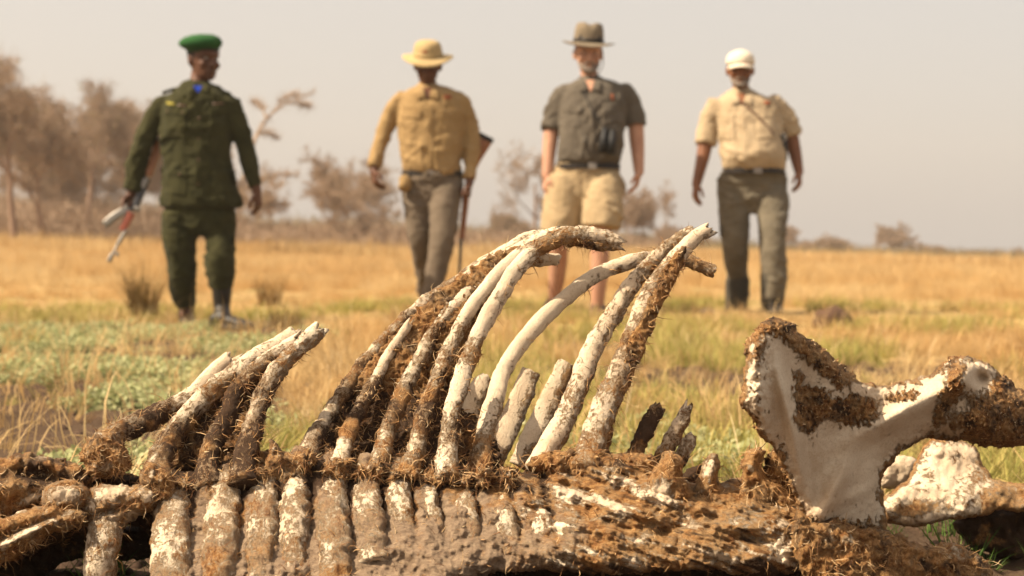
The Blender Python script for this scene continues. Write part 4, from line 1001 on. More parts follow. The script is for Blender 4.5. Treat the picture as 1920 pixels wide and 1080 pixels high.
# the long leaning branch behind the beret man's shoulder
tree('leaning_tree', 415, 445, 33, 2.9, 2.6, 131, 'leaning thorn tree whose long limb reaches up right of the beret man', flat=.5, leaves=500, stems=1, twigs=.7, lean=.5, trunk=.06)
_b = Bag(); base = V(450, 440, 33)
for pts, r0, r1 in (([(468, 300), (478, 262), (500, 222), (540, 192), (590, 172)], .05, .010), ([(425, 430), (440, 380), (458, 330), (468, 298)], .05, .045), ([(478, 262), (492, 248), (520, 262)], .03, .01), ([(500, 222), (488, 200), (470, 190)], .03, .008),
                    ([(540, 192), (560, 196), (582, 200)], .02, .006), ([(515, 208), (530, 186), (556, 178)], .02, .006), ([(460, 350), (490, 335), (530, 328), (560, 330)], .04, .01)):
    v, f = limb([V(x, y, 33 + .3 * i) for i, (x, y) in enumerate(pts)], np.linspace(r0, r1, len(pts)), 8, 16); _b.add(v, f)
    q = resample(np.array([V(x, y, 33 + .3 * i) for i, (x, y) in enumerate(pts)]), 60)
    for p in q[20:]:
        for _ in range(3):
            dd = unit(RNG.normal(size=3) + np.array([.5, 0, .5])); v, f = limb([p, p + dd * RNG.uniform(.08, .26)], [.008, .003], 3, 3); _b.add(v, f)
lb = empty('bare_tree', (base[0], base[1], float(terrain(base[0], base[1]))), 'bare sloping tree limb rising from behind the beret man\'s elbow to the upper right', 'tree', 'bare thorn trees on the edge of the plain')
_b.obj('trunk', M_twig, lb)
# leafy bushes
for (px, by, d, H, W, sd, lm, lab) in ((935, 452, 60, 1.9, 2.2, 141, M_leafy, 'yellowish green bush between the ochre shirt and the man in shorts'), (1548, 470, 100, 1.9, 2.8, 142, M_leafy, 'rounded yellow green bush left of the lone umbrella tree'),
        (1765, 474, 130, 1.5, 2.4, 143, M_leaf, 'low dark bush right of the lone umbrella tree'), (1835, 476, 140, 1.4, 3.0, 144, M_leaf, 'second low bush from the right edge'), (1905, 477, 140, 1.7, 3.2, 145, M_leaf, 'low bush at the right edge of the skyline'),
        (1320, 462, 95, 1.4, 2.6, 146, M_leaf, 'low bush left of the man in the cap')):
    tree('bush', px, by, d, H, W, sd, lab, leaves=3500, stems=3, leaf_mat=lm, twigs=.8, cat='bush', group='bushes on the skyline')
# brushwood that runs along the foot of the trees
def brush(name, x0, x1, d0, d1, n, hfun, seed, label, mat):
    r = np.random.RandomState(seed); px = r.uniform(x0, x1, n); d = r.uniform(d0, d1, n); X = (px - 960) / FPX * d; Y = d
    H = hfun(px) * d / FPX * r.uniform(.35, 1.0, n) * 1.0; S = 3; L = r.uniform(.15, .5, n) * (d / 50)
    z = terrain(X, Y) + r.uniform(0, 1, n) ** .8 * H
    c = np.stack([X, Y, z], 1); dd = unit(r.normal(size=(n, 3)) + np.array([0, 0, .7])); p1 = c + dd * L[:, None]; sdv = unit(np.cross(dd, [0, 1, 0.01])) * ((.005 + .00016 * d) * r.uniform(.5, 1.4, n))[:, None]
    v = np.stack([c - sdv, c + sdv, p1 + sdv * .4, p1 - sdv * .4], 1).reshape(-1, 3)
    o = mesh_obj(name, v, np.arange(4 * n).reshape(-1, 4), mat, None, {'tone': np.repeat(r.rand(n), 4)}, smooth=False, kind='stuff'); o['label'] = label
hf = lambda p: np.interp(p, [0, 200, 420, 500, 700, 900, 1100, 1300, 1500, 1700, 1920], [95, 90, 70, 50, 60, 45, 42, 26, 12, 10, 10])
brush('brushwood', -150, 1250, 40, 62, 60000, hf, 5, 'tangled dry brushwood at the foot of the thicket', M_twig)
brush('distant_brushwood', -200, 2120, 75, 140, 45000, lambda p: hf(p) * .8 + 6, 6, 'hazy low brush line along the horizon', M_leaf)
# ================================================================== people
SK_D = lambda: skin('dark_brown_skin', (0.070, 0.028, 0.015), (0.13, 0.054, 0.028))
SKD = SK_D()
SKM = skin('brown_skin', (0.14, 0.055, 0.025), (0.22, 0.09, 0.04))
SKL = skin('sunburnt_skin', (0.38, 0.19, 0.12), (0.48, 0.265, 0.17))
M_olive = cloth('dark_olive_drill', (0.024, 0.024, 0.009), (0.050, 0.046, 0.017))
M_khaki = cloth('ochre_khaki_shirting', (0.27, 0.175, 0.078), (0.35, 0.235, 0.11))
M_sand = cloth('sand_shirting', (0.36, 0.272, 0.170), (0.44, 0.34, 0.22))
M_grey = cloth('grey_green_shirting', (0.092, 0.077, 0.060), (0.130, 0.110, 0.086))
M_trs = cloth('taupe_trousers', (0.12, 0.092, 0.066), (0.165, 0.128, 0.093))
M_trs2 = cloth('grey_green_trousers', (0.12, 0.102, 0.074), (0.17, 0.145, 0.105))
M_dkcloth = cloth('charcoal_gaiter_cloth', (0.05, 0.045, 0.035), (0.075, 0.065, 0.05))
M_short = cloth('beige_shorts_cotton', (0.33, 0.245, 0.14), (0.42, 0.315, 0.19))
M_beret = cloth('green_wool', (0.014, 0.065, 0.016), (0.028, 0.105, 0.028), weave=500)
M_hatst = cloth('straw_coloured_hat_cloth', (0.38, 0.27, 0.13), (0.47, 0.35, 0.18))
M_felt = cloth('grey_brown_felt', (0.14, 0.11, 0.075), (0.24, 0.19, 0.13))
M_cap = cloth('cream_cap_cotton', (0.66, 0.57, 0.44), (0.72, 0.63, 0.50))
M_black = plain('black_leather', (0.016, 0.012, 0.010), 0.5, 0.35)
M_blk = plain('black_nylon', (0.015, 0.015, 0.016), 0.6, 0.3)
M_brown = plain('brown_leather', (0.09, 0.045, 0.022), 0.5, 0.4)
M_blue = cloth('blue_undershirt', (0.01, 0.035, 0.30), (0.015, 0.05, 0.38))
M_red = plain('red_thread', (0.30, 0.10, 0.05), 0.9, 0.1)
M_yel = plain('yellow_thread', (0.28, 0.24, 0.05), 0.9, 0.1)
M_steel = plain('worn_steel', (0.26, 0.235, 0.21), 0.45, 0.5, 0.4)
M_gun = plain('blued_steel', (0.035, 0.035, 0.040), 0.4, 0.5, 0.2)
M_wood = plain('walnut_stock', (0.26, 0.095, 0.028), 0.4, 0.45, scale=12)
M_redw = plain('red_brown_handguard', (0.30, 0.075, 0.04), 0.35, 0.5, scale=12)
M_hair = plain('black_hair', (0.012, 0.010, 0.009), 0.8, 0.2)
M_beard = plain('grey_beard', (0.20, 0.16, 0.13), 0.9, 0.1, var=.4, scale=120)
M_eye = plain('eye_white', (0.38, 0.33, 0.28), 0.3, 0.5, var=.02)
M_iris = plain('dark_iris', (0.02, 0.012, 0.008), 0.2, 0.5)

def head_shapes(c, R, s=1.0):
    """Head (front = -y before turning by R). c = centre between the eyes' height. Height about 0.235."""
    def T(p): return np.asarray(c) + (np.asarray(p, float) * s) @ R.T
    S = []
    zs = [-0.118, -0.108, -0.088, -0.062, -0.035, 0.0, 0.035, 0.07, 0.095, 0.112, 0.118]
    rx = [0.018, 0.034, 0.050, 0.060, 0.067, 0.073, 0.077, 0.072, 0.056, 0.030, 0.010]
    fy = [-0.072, -0.086, -0.092, -0.093, -0.092, -0.090, -0.094, -0.084, -0.062, -0.034, -0.010]
    by = [-0.030, -0.020, 0.010, 0.050, 0.078, 0.094, 0.100, 0.094, 0.074, 0.044, 0.014]
    cs = [T((0, (a + b) / 2, z)) for a, b, z in zip(fy, by, zs)]
    v, f = loft(cs, [R @ np.array([x * s, 0, 0]) for x in rx], [R @ np.array([0, (b - a) / 2 * s, 0]) for a, b in zip(fy, by)], 24, 2.2); S.append((v, f))
    S.append(limb([T((0, -0.088, 0.012)), T((0, -0.104, -0.018)), T((0, -0.112, -0.036))], [0.008 * s, 0.011 * s, 0.014 * s], m=8))   # nose
    S.append(ellipsoid(T((0.013, -0.100, -0.038)), (0.009 * s,) * 3)); S.append(ellipsoid(T((-0.013, -0.100, -0.038)), (0.009 * s,) * 3))
    S.append(limb([T((-0.05, -0.078, 0.028)), T((0, -0.097, 0.026)), T((0.05, -0.078, 0.028))], [0.009 * s, 0.011 * s, 0.009 * s], m=10))   # brow
    S.append(limb([T((-0.020, -0.090, -0.064)), T((0, -0.100, -0.062)), T((0.020, -0.090, -0.064))], [0.005 * s, 0.008 * s, 0.005 * s], m=8))
    S.append(limb([T((-0.018, -0.090, -0.074)), T((0, -0.098, -0.074)), T((0.018, -0.090, -0.074))], [0.005 * s, 0.008 * s, 0.005 * s], m=8))
    S.append(ellipsoid(T((0, -0.080, -0.100)), (0.024 * s, 0.018 * s, 0.017 * s), R))      # chin
    for sx in (-1, 1):
        S.append(ellipsoid(T((sx * 0.043, -0.073, -0.030)), (0.022 * s, 0.018 * s, 0.022 * s), R))    # cheeks
        S.append(ellipsoid(T((sx * 0.079, 0.005, -0.008)), (0.010 * s, 0.018 * s, 0.032 * s), R @ rotz(-sx * 0.4)))   # ears
    return S, T

def hand_shapes(w, d, palm_n, thumb_side, curl=0.5, s=1.0, grip=False):
    """w wrist, d direction to fingertips, palm_n palm normal. Palm, four unequal bent fingers, thumb."""
    d = unit(np.asarray(d, float)); nrm = unit(np.asarray(palm_n, float) - np.dot(palm_n, d) * d); sd = np.cross(d, nrm) * thumb_side
    S = []
    w = np.asarray(w, float)
    S.append(loft([w - d * 0.01, w + d * 0.02 * s, w + d * 0.055 * s, w + d * 0.088 * s], [sd * 0.024 * s, sd * 0.034 * s, sd * 0.041 * s, sd * 0.038 * s],
                  [nrm * 0.020 * s, nrm * 0.017 * s, nrm * 0.015 * s, nrm * 0.012 * s], 16, 2.6))
    for i, (off, L) in enumerate(zip((0.030, 0.0105, -0.0105, -0.029), (0.070, 0.080, 0.074, 0.058))):
        p = w + d * (0.080 - 0.004 * abs(i - 1.2)) * s + sd * off * s; pts = [p]; a = 0.15 if not grip else 0.7
        for j, k in enumerate((0.45, 0.32, 0.23)):
            a += curl * (0.55 if not grip else 1.0)
            dd = d * math.cos(a) + nrm * math.sin(a) + sd * off * (0.9 if not grip else 0.1)
            p = p + unit(dd) * L * k * s; pts.append(p)
        S.append(limb(pts, [0.0098 * s, 0.0090 * s, 0.0082 * s, 0.0070 * s], 10, 12))
    t0 = w + d * 0.022 * s + sd * 0.026 * s; t1 = t0 + unit(d * 0.6 + sd * 0.75 + nrm * 0.25) * 0.040 * s; t2 = t1 + unit(d * 0.85 + sd * 0.25 + nrm * 0.35) * 0.030 * s; t3 = t2 + unit(d * 0.9 + nrm * 0.4) * 0.024 * s
    S.append(limb([t0, t1, t2, t3], [0.015 * s, 0.0125 * s, 0.0105 * s, 0.0085 * s], 10, 12))
    return S

def ztube(secs, y0, d, n=28, power=2.05):
    """Upright body part through picture sections (pxL, pxR, py, half depth in m, forward shift m)."""
    cs, ax, bx = [], [], []
    for (a, b, py, ry, sh) in secs:
        L = V(a, py, d); Rr = V(b, py, d); c = (L + Rr) / 2; c = c + np.array([0, -sh, 0])
        cs.append(c); ax.append((Rr - L) / 2 * np.array([1, 0, 1])); bx.append(np.array([0, ry, 0]))
    return loft(cs, ax, bx, n, power)

def interp_secs(secs, n):
    a = np.asarray(secs, float)
    # arc by py
    c = resample(a[:, [0, 1, 2, 3, 4]], n) if False else None
    t = np.linspace(0, len(a) - 1, n); i = np.clip(np.floor(t).astype(int), 0, len(a) - 2); f = t - i
    p0 = a[np.maximum(i - 1, 0)]; p1 = a[i]; p2 = a[i + 1]; p3 = a[np.minimum(i + 2, len(a) - 1)]; f = f[:, None]
    return 0.5 * ((2 * p1) + (-p0 + p2) * f + (2 * p0 - 5 * p1 + 4 * p2 - p3) * f ** 2 + (-p0 + 3 * p1 - 3 * p2 + p3) * f ** 3)

def folds(v, f, amp, seed, dirs, freq=9.0, extra=None):
    """Cloth creases pressed into a garment."""
    n = vnormals(v, f); q = v * 1.0
    w = fbm(q * 3.0 + seed, 2)
    r = 0
    for (dx, dz, k) in dirs:
        u = q[:, 0] * dx + q[:, 2] * dz + 0.05 * w; t = -q[:, 0] * dz + q[:, 2] * dx
        r = r + k * ridged(np.stack([u * freq, t * freq * 0.28, q[:, 1] * freq * 0.5 + seed], -1), 2) ** 4 * (0.25 + 0.75 * sstep(-0.3, 0.4, w))
    r = r * 1.25 + 0.22 * fbm(q * 16 + seed, 3) + 0.30 * fbm(q * 5 + seed, 2) - .25
    if extra is not None: r = r + extra
    return v + n * (r * amp + 0.003)[:, None]

def bvh_of(v, f): return BVHTree.FromPolygons([Vector(x) for x in v], [tuple(map(int, q)) for q in f])

def patch_on(name, bvh, poly_px, mat, parent, off=0.004, thick=0.006, d=9.0, kind=None, nu=10, nv=10, label=None):
    """A sewn-on piece (flap, strap, badge) that follows the cloth under it. poly_px: 4 corners."""
    c = [np.array(q, float) for q in poly_px]; P0 = []
    for j in range(nv + 1):
        for i in range(nu + 1):
            u, w = i / nu, j / nv
            q = (c[0] * (1 - u) + c[1] * u) * (1 - w) + (c[3] * (1 - u) + c[2] * u) * w
            dr = unit(V(q[0], q[1], 1.0) - CAM)
            hit = bvh.ray_cast(Vector(CAM), Vector(dr))
            P0.append((CAM + dr * (hit[3] - off)) if hit[0] is not None else np.full(3, np.nan))
    P0 = np.array(P0); bad = np.isnan(P0[:, 0])
    if bad.all(): return None
    m = np.nanmean(P0[:, 1])
    for k in np.where(bad)[0]:
        j, i = divmod(k, nu + 1); u, w = i / nu, j / nv
        q = (c[0] * (1 - u) + c[1] * u) * (1 - w) + (c[3] * (1 - u) + c[2] * u) * w
        dr = unit(V(q[0], q[1], 1.0) - CAM); P0[k] = CAM + dr * (m / dr[1])
    B = P0 + np.array([0, thick, 0]); n = len(P0); w = nu + 1; F = []
    for j in range(nv):
        for i in range(nu):
            a = j * w + i; F += [(a, a + w, a + w + 1, a + 1), (n + a, n + a + 1, n + a + w + 1, n + a + w)]
    ring = [i for i in range(w)] + [j * w + nu for j in range(1, nv + 1)] + [nv * w + i for i in range(nu - 1, -1, -1)] + [j * w for j in range(nv - 1, 0, -1)]
    for a, b in zip(ring, ring[1:] + ring[:1]): F.append((a, b, n + b, n + a))
    return mesh_obj(name, np.vstack([P0, B]), np.array(F), mat, parent, label and None, smooth=True)

def boot(parent, heel, toe, ankle, hgt, mat, name='boot', w=0.05, sole_mat=None):
    heel, toe, ankle = map(lambda q: np.asarray(q, float), (heel, toe, ankle))
    a = unit((toe - heel) * np.array([1, 1, 0])); b = np.cross(a, [0, 0, 1]); L = np.linalg.norm(toe - heel)
    ts = [0.0, 0.10, 0.30, 0.55, 0.78, 0.93, 1.0]; ws = [0.6, 0.78, 0.72, 0.88, 0.98, 0.78, 0.45]; hs = [0.07, 0.085, 0.085, 0.07, 0.052, 0.045, 0.03]
    cs = [heel + (toe - heel) * t + np.array([0, 0, h / 2]) for t, h in zip(ts, hs)]
    s1 = loft(cs, [b * w * x for x in ws], [np.array([0, 0, h / 2]) for h in hs], 16, 2.8)
    s2 = limb([ankle + np.array([0, 0, hgt]), ankle, heel + a * L * 0.28 + np.array([0, 0, 0.05])], [0.062, 0.050, 0.052], m=10)
    v, f = remesh([s1, s2], 0.009, 3); o = mesh_obj(name, v, f, mat, parent)
    so_ = loft([heel + (toe - heel) * t + np.array([0, 0, 0.008]) for t in ts], [b * w * x * 1.08 for x in ws], [np.array([0, 0, 0.014])] * 7, 16, 3.0)
    mesh_obj('sole', so_[0], so_[1], sole_mat or M_blk, o)
    return o

def ring_belt(name, secL, mat, parent, d, h=0.016, grow=-0.003):
    a, b, py, ry, sh = secL
    L = V(a, py, d); Rr = V(b, py, d); c = (L + Rr) / 2 + np.array([0, -sh, 0]); ax = (Rr - L) / 2; ax = ax * (1 + grow / np.linalg.norm(ax))
    v, f = loft([c + np.array([0, 0, h]), c - np.array([0, 0, h])], [ax, ax], [np.array([0, ry + grow, 0])] * 2, 40, 2.3)
    return mesh_obj(name, v, f, mat, parent, smooth=False), c + np.array([0, -ry - grow, 0])

def build_person(cfg):
    d = cfg['d']; ox, oy = cfg['origin']
    root = empty('person', V(ox, oy, d), cfg['label'], 'person', 'men walking towards the carcass')
    J = lambda q: V(q[0], q[1], d + (q[2] if len(q) > 2 else 0.0))
    R = rotz(cfg.get('yaw', 0)) @ rotx(cfg.get('pitch', 0))
    hc = J(cfg['head']); hs = cfg.get('hs', 1.0) * 1.06
    S, T = head_shapes(hc, R, hs)
    tor = interp_secs(cfg['torso'], 18); w0_ = tor[:, 1] - tor[:, 0]; tor[:, 0] += w0_ * .03; tor[:, 1] -= w0_ * .03
    inner = tor.copy(); w_ = inner[:, 1] - inner[:, 0]; inner[:, 0] += w_ * 0.12; inner[:, 1] -= w_ * 0.12; inner[:, 3] = np.maximum(inner[:, 3] - 0.04, .03)
    S.append(ztube(inner, 0, d))
    S.append(limb([J(cfg['neck']), hc + R @ np.array([0, 0.02, -0.06]) * hs], [0.056, 0.055], m=8))
    for k in ('armL', 'armR'):
        A = cfg[k]; pts = [J(q) for q in A['j']]; pts[0] = pts[0] + np.array([(0.03 if k == 'armL' else -0.03), 0, -0.04])
        S.append(limb(pts, A.get('r', [0.052, 0.047, 0.040, 0.028]), m=18))
        S += hand_shapes(pts[-1], J(A['tip']) - pts[-1], A['palm'], A['thumb'], A.get('curl', 0.5), A.get('hs', 1.0), A.get('grip', False))
    for k in ('legL', 'legR'):
        A = cfg[k]; S.append(limb([J(q) for q in A['j']], A.get('r', [0.085, 0.078, 0.056, 0.050, 0.036]), m=22))
        an = J(A['j'][-1]); S.append(limb([an, an + np.array([0, -0.05, -0.04])], [0.036, 0.034], m=6))
    v, f = remesh(S, cfg.get('vox', 0.0065), 3)
    body = mesh_obj('body', v, f, cfg['skin'], root)
    # eyes
    for sx in (-1, 1):
        e, ef = ellipsoid(T((sx * 0.031, -0.0865, 0.004)), (0.0125 * hs, 0.008 * hs, 0.0055 * hs), R)
        eo = mesh_obj('eye', e, ef, M_eye, root)
        i_, if_ = ellipsoid(T((sx * 0.031, -0.0925, 0.003)), (0.0052 * hs, 0.004 * hs, 0.0052 * hs), R); mesh_obj('iris', i_, if_, M_iris, eo)
    # hair
    hv, hf = ellipsoid(T((0, 0.012, 0.022)), (0.080 * hs, 0.094 * hs, 0.092 * hs), R, 24, 14)
    mesh_obj('hair', hv + fbm(hv * 60, 2)[:, None] * 0.002, hf, cfg['hair'], root)
    if cfg.get('beard'):
        b = [limb([T((-0.060, -0.045, -0.050)), T((-0.038, -0.080, -0.080)), T((0, -0.092, -0.098)), T((0.038, -0.080, -0.080)), T((0.060, -0.045, -0.050))], [0.006 * hs, 0.014 * hs, 0.022 * hs, 0.014 * hs, 0.006 * hs], m=18),
             limb([T((-0.03, -0.092, -0.062)), T((0, -0.106, -0.050)), T((0.03, -0.092, -0.062))], [0.006 * hs, 0.008 * hs, 0.006 * hs], m=8)]
        v_, f_ = remesh(b, 0.005, 1); v_ = v_ + vnormals(v_, f_) * (fbm(v_ * 90, 3) * 0.004)[:, None]
        mesh_obj('beard', v_, f_, M_beard, root)
    # shirt
    S = [ztube(tor, 0, d)]
    for k in ('armL', 'armR'):
        A = cfg[k]; pts = [J(q) for q in A['j']]; pts[0] = pts[0] + np.array([(0.008 if k == 'armL' else -0.008), 0, -0.010]); c = resample(np.array(pts), 40); m = int(40 * A['sleeve']); cc = c[:m]
        t = np.linspace(0, 1, m); rr = np.interp(t, np.linspace(0, 1, len(A['sr'])), np.array(A['sr']) * np.linspace(.80, .86, len(A['sr'])))
        Tn = unit(np.gradient(cc, axis=0)); a = unit(np.cross(Tn, [0, 1.0, 0.1])); b = unit(np.cross(a, Tn))
        S.append(loft(cc, a * rr[:, None], b * rr[:, None] * 1.05, 20))
        S.append(ellipsoid(pts[0] + np.array([(.012 if k == 'armL' else -.012), 0, -.004]), (A['sr'][0] * .84, A['sr'][0] * .90, A['sr'][0] * 0.80)))
    S.append(limb([J(cfg['neck']) + np.array([0, 0.01, 0.012]), J(cfg['neck']) + np.array([0, 0, -0.06])], [cfg.get('collar_r', 0.066), 0.10], m=6))
    v, f = remesh(S, 0.009, 9)
    v = folds(v, f, cfg.get('fold', 0.026), cfg['seed'], [(0.9, 0.45, 1.0), (0.8, -0.6, 0.8), (0.25, 1.0, 0.6)], 8.5)
    shirt = mesh_obj(cfg.get('shirt_name', 'shirt'), v, f, cfg['shirt'], root)
    bv = bvh_of(v, f)
    # collar: a standing band round the back and two folded wings; the throat shows between them
    nk = J(cfg['neck']); nx, ny = cfg['neck'][0], cfg['neck'][1]
    t = np.linspace(-0.35 * math.pi, 1.35 * math.pi, 26); rc = cfg.get('collar_r', .066)
    c = np.stack([nk[0] + rc * np.cos(t), nk[1] + 0.01 + rc * .95 * np.sin(t), nk[2] + 0.012 + 0.014 * np.sin(t)], 1)
    out = np.stack([np.cos(t), np.sin(t), 0 * t], 1)
    cv, cf = loft(c, np.tile([0, 0, .019], (26, 1)) + out * .004, out * 0.005, 8, 3); col_ = mesh_obj('collar', cv, cf, cfg['shirt'], root)
    w = cfg.get('vneck', 20)
    patch_on('throat', bv, [(nx - 9, ny - 2), (nx + 9, ny - 2), (nx + 2, ny + w), (nx - 2, ny + w)], cfg.get('throat', cfg['skin']), root, .003, .004, nu=6, nv=6)
    for sx in (-1, 1):
        patch_on('lapel', bv, [(nx + sx * 21, ny - 4), (nx + sx * 9, ny - 1), (nx + sx * 3, ny + w * .8), (nx + sx * 19, ny + w * 1.05)][::sx], cfg['shirt'], root, .010, .008, nu=6, nv=6)
    # trousers
    S = [ztube(interp_secs(cfg['hips'], 10), 0, d)]
    for k in ('legL', 'legR'):
        A = cfg[k]; c = resample(np.array([J(q) for q in A['j']]), 50); m = int(50 * A['cover']); cc = c[:m]; t = np.linspace(0, 1, m)
        rr = np.interp(t, np.linspace(0, 1, len(A['tr'])), A['tr']); Tn = unit(np.gradient(cc, axis=0)); a = unit(np.cross(Tn, [0, 1.0, 0.1])); b = unit(np.cross(a, Tn))
        S.append(loft(cc, a * rr[:, None], b * rr[:, None] * 1.05, 22))
    v, f = remesh(S, 0.009, 4)
    v = folds(v, f, cfg.get('tfold', 0.022), cfg['seed'] + 5, [(0.25, 1.0, 1.0), (0.6, 0.8, 0.8), (-0.6, 0.8, 0.6)], 9.5)
    tr = mesh_obj(cfg.get('tr_name', 'trousers'), v, f, cfg['trm'], root)
    bt = bvh_of(v, f)
    return root, J, T, R, bv, bt, hs

XL, XR = -1, 1
# ---------------- man with the beret
cfgA = dict(d=8.6, throat=M_blue, vneck=10, origin=(385, 617), seed=3.1, label='man in dark olive uniform and green beret looking aside, rifle held low in one hand',
    head=(381, 112), yaw=0.75, pitch=0.05, hs=1.02, neck=(371, 163), skin=SKD, hair=M_hair,
    torso=[(352, 392, 152, .05, 0), (326, 416, 165, .085, 0), (306, 432, 182, .115, 0.01), (300, 438, 212, .130, .015), (300, 440, 255, .135, .015), (304, 438, 300, .130, .015), (300, 448, 345, .140, .01), (293, 462, 380, .152, 0.0), (296, 460, 390, .14, 0)],
    armL=dict(j=[(305, 188), (283, 235), (262, 290), (246, 366)], tip=(228, 402, -.02), palm=(0.9, -.2, .3), thumb=1, curl=.9, grip=True, sleeve=.96, sr=[.075, .078, .076, .072, .070, .064]),
    armR=dict(j=[(434, 190), (450, 240), (464, 290), (482, 360)], tip=(486, 392), palm=(-0.9, .3, 0), thumb=-1, curl=.6, sleeve=.96, sr=[.072, .074, .070, .066, .062, .054]),
    hips=[(310, 440, 372, .11, 0), (308, 440, 400, .118, 0), (308, 440, 425, .11, 0), (330, 420, 440, .08, 0)],
    legL=dict(j=[(338, 400), (336, 450), (340, 500, .02), (342, 545, .14), (350, 578, .26)], cover=.90, tr=[.112, .106, .090, .084, .078, .070]),
    legR=dict(j=[(410, 400), (411, 440), (413, 480, -.06), (414, 520, -.05), (418, 578, -.02)], cover=.80, tr=[.102, .096, .086, .082, .090, .082, .066]),
    shirt=M_olive, trm=M_olive, shirt_name='jacket', fold=.028, tfold=.024, collar_r=.062)
A, J, T, R_, bv, bt, hs = build_person(cfgA)
# beret
cs = [T((0, 0.004, z)) for z in (0.044, 0.058, 0.068, 0.084, 0.104, 0.124, 0.138, 0.143)]
sh = [0, 0, -.01, -.016, -.016, -.010, -.004, 0]
rr = [x * 1.08 for x in (.086, .088, .104, .116, .114, .096, .06, .02)]
cs = [c + R_ @ np.array([s_, 0.006, 0]) for c, s_ in zip(cs, sh)]
v, f = loft(cs, [R_ @ np.array([r, 0, 0.10 * r]) for r in rr], [R_ @ np.array([0, r * 1.12, 0.0]) for r in rr], 32)
beret = mesh_obj('beret', v + (fbm(v * 22, 2) * .003)[:, None], f, M_beret, A)
v, f = loft([T((0, 0.01, .046)), T((0, 0.01, .062))], [R_ @ np.array([.096, 0, 0])] * 2, [R_ @ np.array([0, .112, 0])] * 2, 32); mesh_obj('band', v, f, M_black, beret)
for q in ([(305, 197), (352, 203), (352, 218), (305, 214)], [(392, 200), (430, 198), (430, 216), (392, 217)]):
    patch_on('pocket_flap', bv, q, M_olive, A, .006, .008)
for q in ([(307, 214), (350, 219), (350, 262), (309, 258)], [(393, 217), (428, 216), (427, 258), (393, 260)], [(310, 318), (352, 322), (350, 368), (308, 364)], [(398, 322), (440, 318), (446, 362), (400, 366)]):
    patch_on('pocket', bv, q, M_olive, A, .003, .006)
patch_on('placket', bv, [(366, 182), (378, 182), (380, 376), (366, 376)], M_olive, A, .004, .006, nv=24)
patch_on('badge', bv, [(312, 190), (328, 193), (328, 198), (312, 196)], M_yel, A, .006, .004, nu=3, nv=3)
patch_on('badge', bv, [(332, 195), (350, 197), (350, 200), (332, 198)], M_brown, A, .006, .004, nu=3, nv=3, label=None)
patch_on('badge', bv, [(398, 193), (420, 192), (420, 195), (398, 196)], M_brown, A, .006, .004, nu=3, nv=3)
for (x, y) in ((337, 327), (372, 300), (372, 345), (373, 222), (314, 209), (342, 211), (372, 260)):
    dr = unit(V(x, y, 1.0) - CAM); h = bv.ray_cast(Vector(CAM), Vector(dr))
    if h[0] is not None:
        v, f = ellipsoid(np.array(h[0]) - dr * .004, (.008, .004, .008), n=12, m=6); mesh_obj('button', v, f, M_brown, A)
for sx, a, b in ((-1, (342, 168), (306, 178)), (1, (400, 170), (432, 180))):
    c = resample(np.array([J((a[0], a[1] - 3, 0)), J(((a[0] + b[0]) / 2, (a[1] + b[1]) / 2 - 5, 0)), J((b[0], b[1] - 4, 0))]), 8)
    v, f = loft(c, np.tile([0, .028, 0], (8, 1)), np.tile([0, 0, .009], (8, 1)), 10, 3); mesh_obj('epaulette', v, f, M_olive, A)
patch_on('cargo_pocket', bt, [(309, 430), (334, 432), (334, 478), (311, 476)], M_olive, A, .004, .01)
patch_on('cargo_pocket', bt, [(420, 424), (441, 422), (440, 468), (422, 470)], M_olive, A, .004, .01)
boot(A, J((346, 604, .36)), J((356, 614, .12)), J((350, 576, .27)), .04, M_black)
boot(A, J((396, 612, -.06)), J((476, 618, -.16)), J((416, 578, -.03)), .11, M_black, w=.055)

# rifle of the man with the beret
def bar(a, b, w, h, upv=(0, 1, 0), n=8, p=4, taper=1.0):
    a = np.asarray(a, float); b = np.asarray(b, float); t = unit(b - a); s = unit(np.cross(t, upv)); u = np.cross(s, t)
    return loft([a, a + (b - a) * .5, b], [s * w, s * w * (1 + taper) / 2, s * w * taper], [u * h, u * h * (1 + taper) / 2, u * h * taper], n, p)
g = empty('rifle', J((240, 395, -.02)), 'worn assault rifle with red-brown handguard hanging from the beret man\'s hand', 'rifle')
def part(name, shapes, mat, par):
    b = Bag()
    for v, f in shapes: b.add(v, f)
    return b.obj(name, mat, par, smooth=False)
part('barrel', [limb([J((232, 436, -.05)), J((206, 487, -.09))], [.0095, .0085], m=6), limb([J((236, 432, -.06)), J((222, 456, -.07))], [.012, .012], m=6), limb([J((205, 488, -.09)), J((209, 479, -.088))], [.014, .014], m=4)], M_steel, g)
part('front_sight', [bar(J((211, 474, -.085)), J((221, 477, -.085)), .006, .006), limb([J((221, 474, -.085)), J((220, 479, -.085))], [.008, .008], m=4)], M_steel, g)
part('handguard', [bar(J((247, 399, -.04)), J((229, 432, -.055)), .027, .024, taper=.85)], M_redw, g)
part('receiver', [bar(J((276, 335, .0)), J((250, 395, -.035)), .024, .020)], M_gun, g)
part('receiver_cover', [bar(J((275, 336, -.012)), J((266, 352, -.02)), .018, .02)], M_steel, g)
part('rear_sight', [limb([J((255, 390, -.045)), J((261, 393, -.045))], [.013, .012], m=4)], M_steel, g)
part('stock', [bar(J((279, 330, .0)), J((300, 266, .05)), .020, .020, taper=1.5)], M_wood, g)
part('butt_plate', [bar(J((299, 270, .048)), J((302, 260, .055)), .032, .028)], M_steel, g)
mg = resample(np.array([J((243, 388, -.04)), J((228, 398, -.06)), J((212, 408, -.07)), J((196, 422, -.07))]), 10); t = unit(np.gradient(mg, axis=0)); s_ = unit(np.cross(t, [0, 1, 0]))
v, f = loft(mg, s_ * .026, np.tile([0, .014, 0], (10, 1)), 10, 4); mesh_obj('magazine', v, f, M_steel, g)

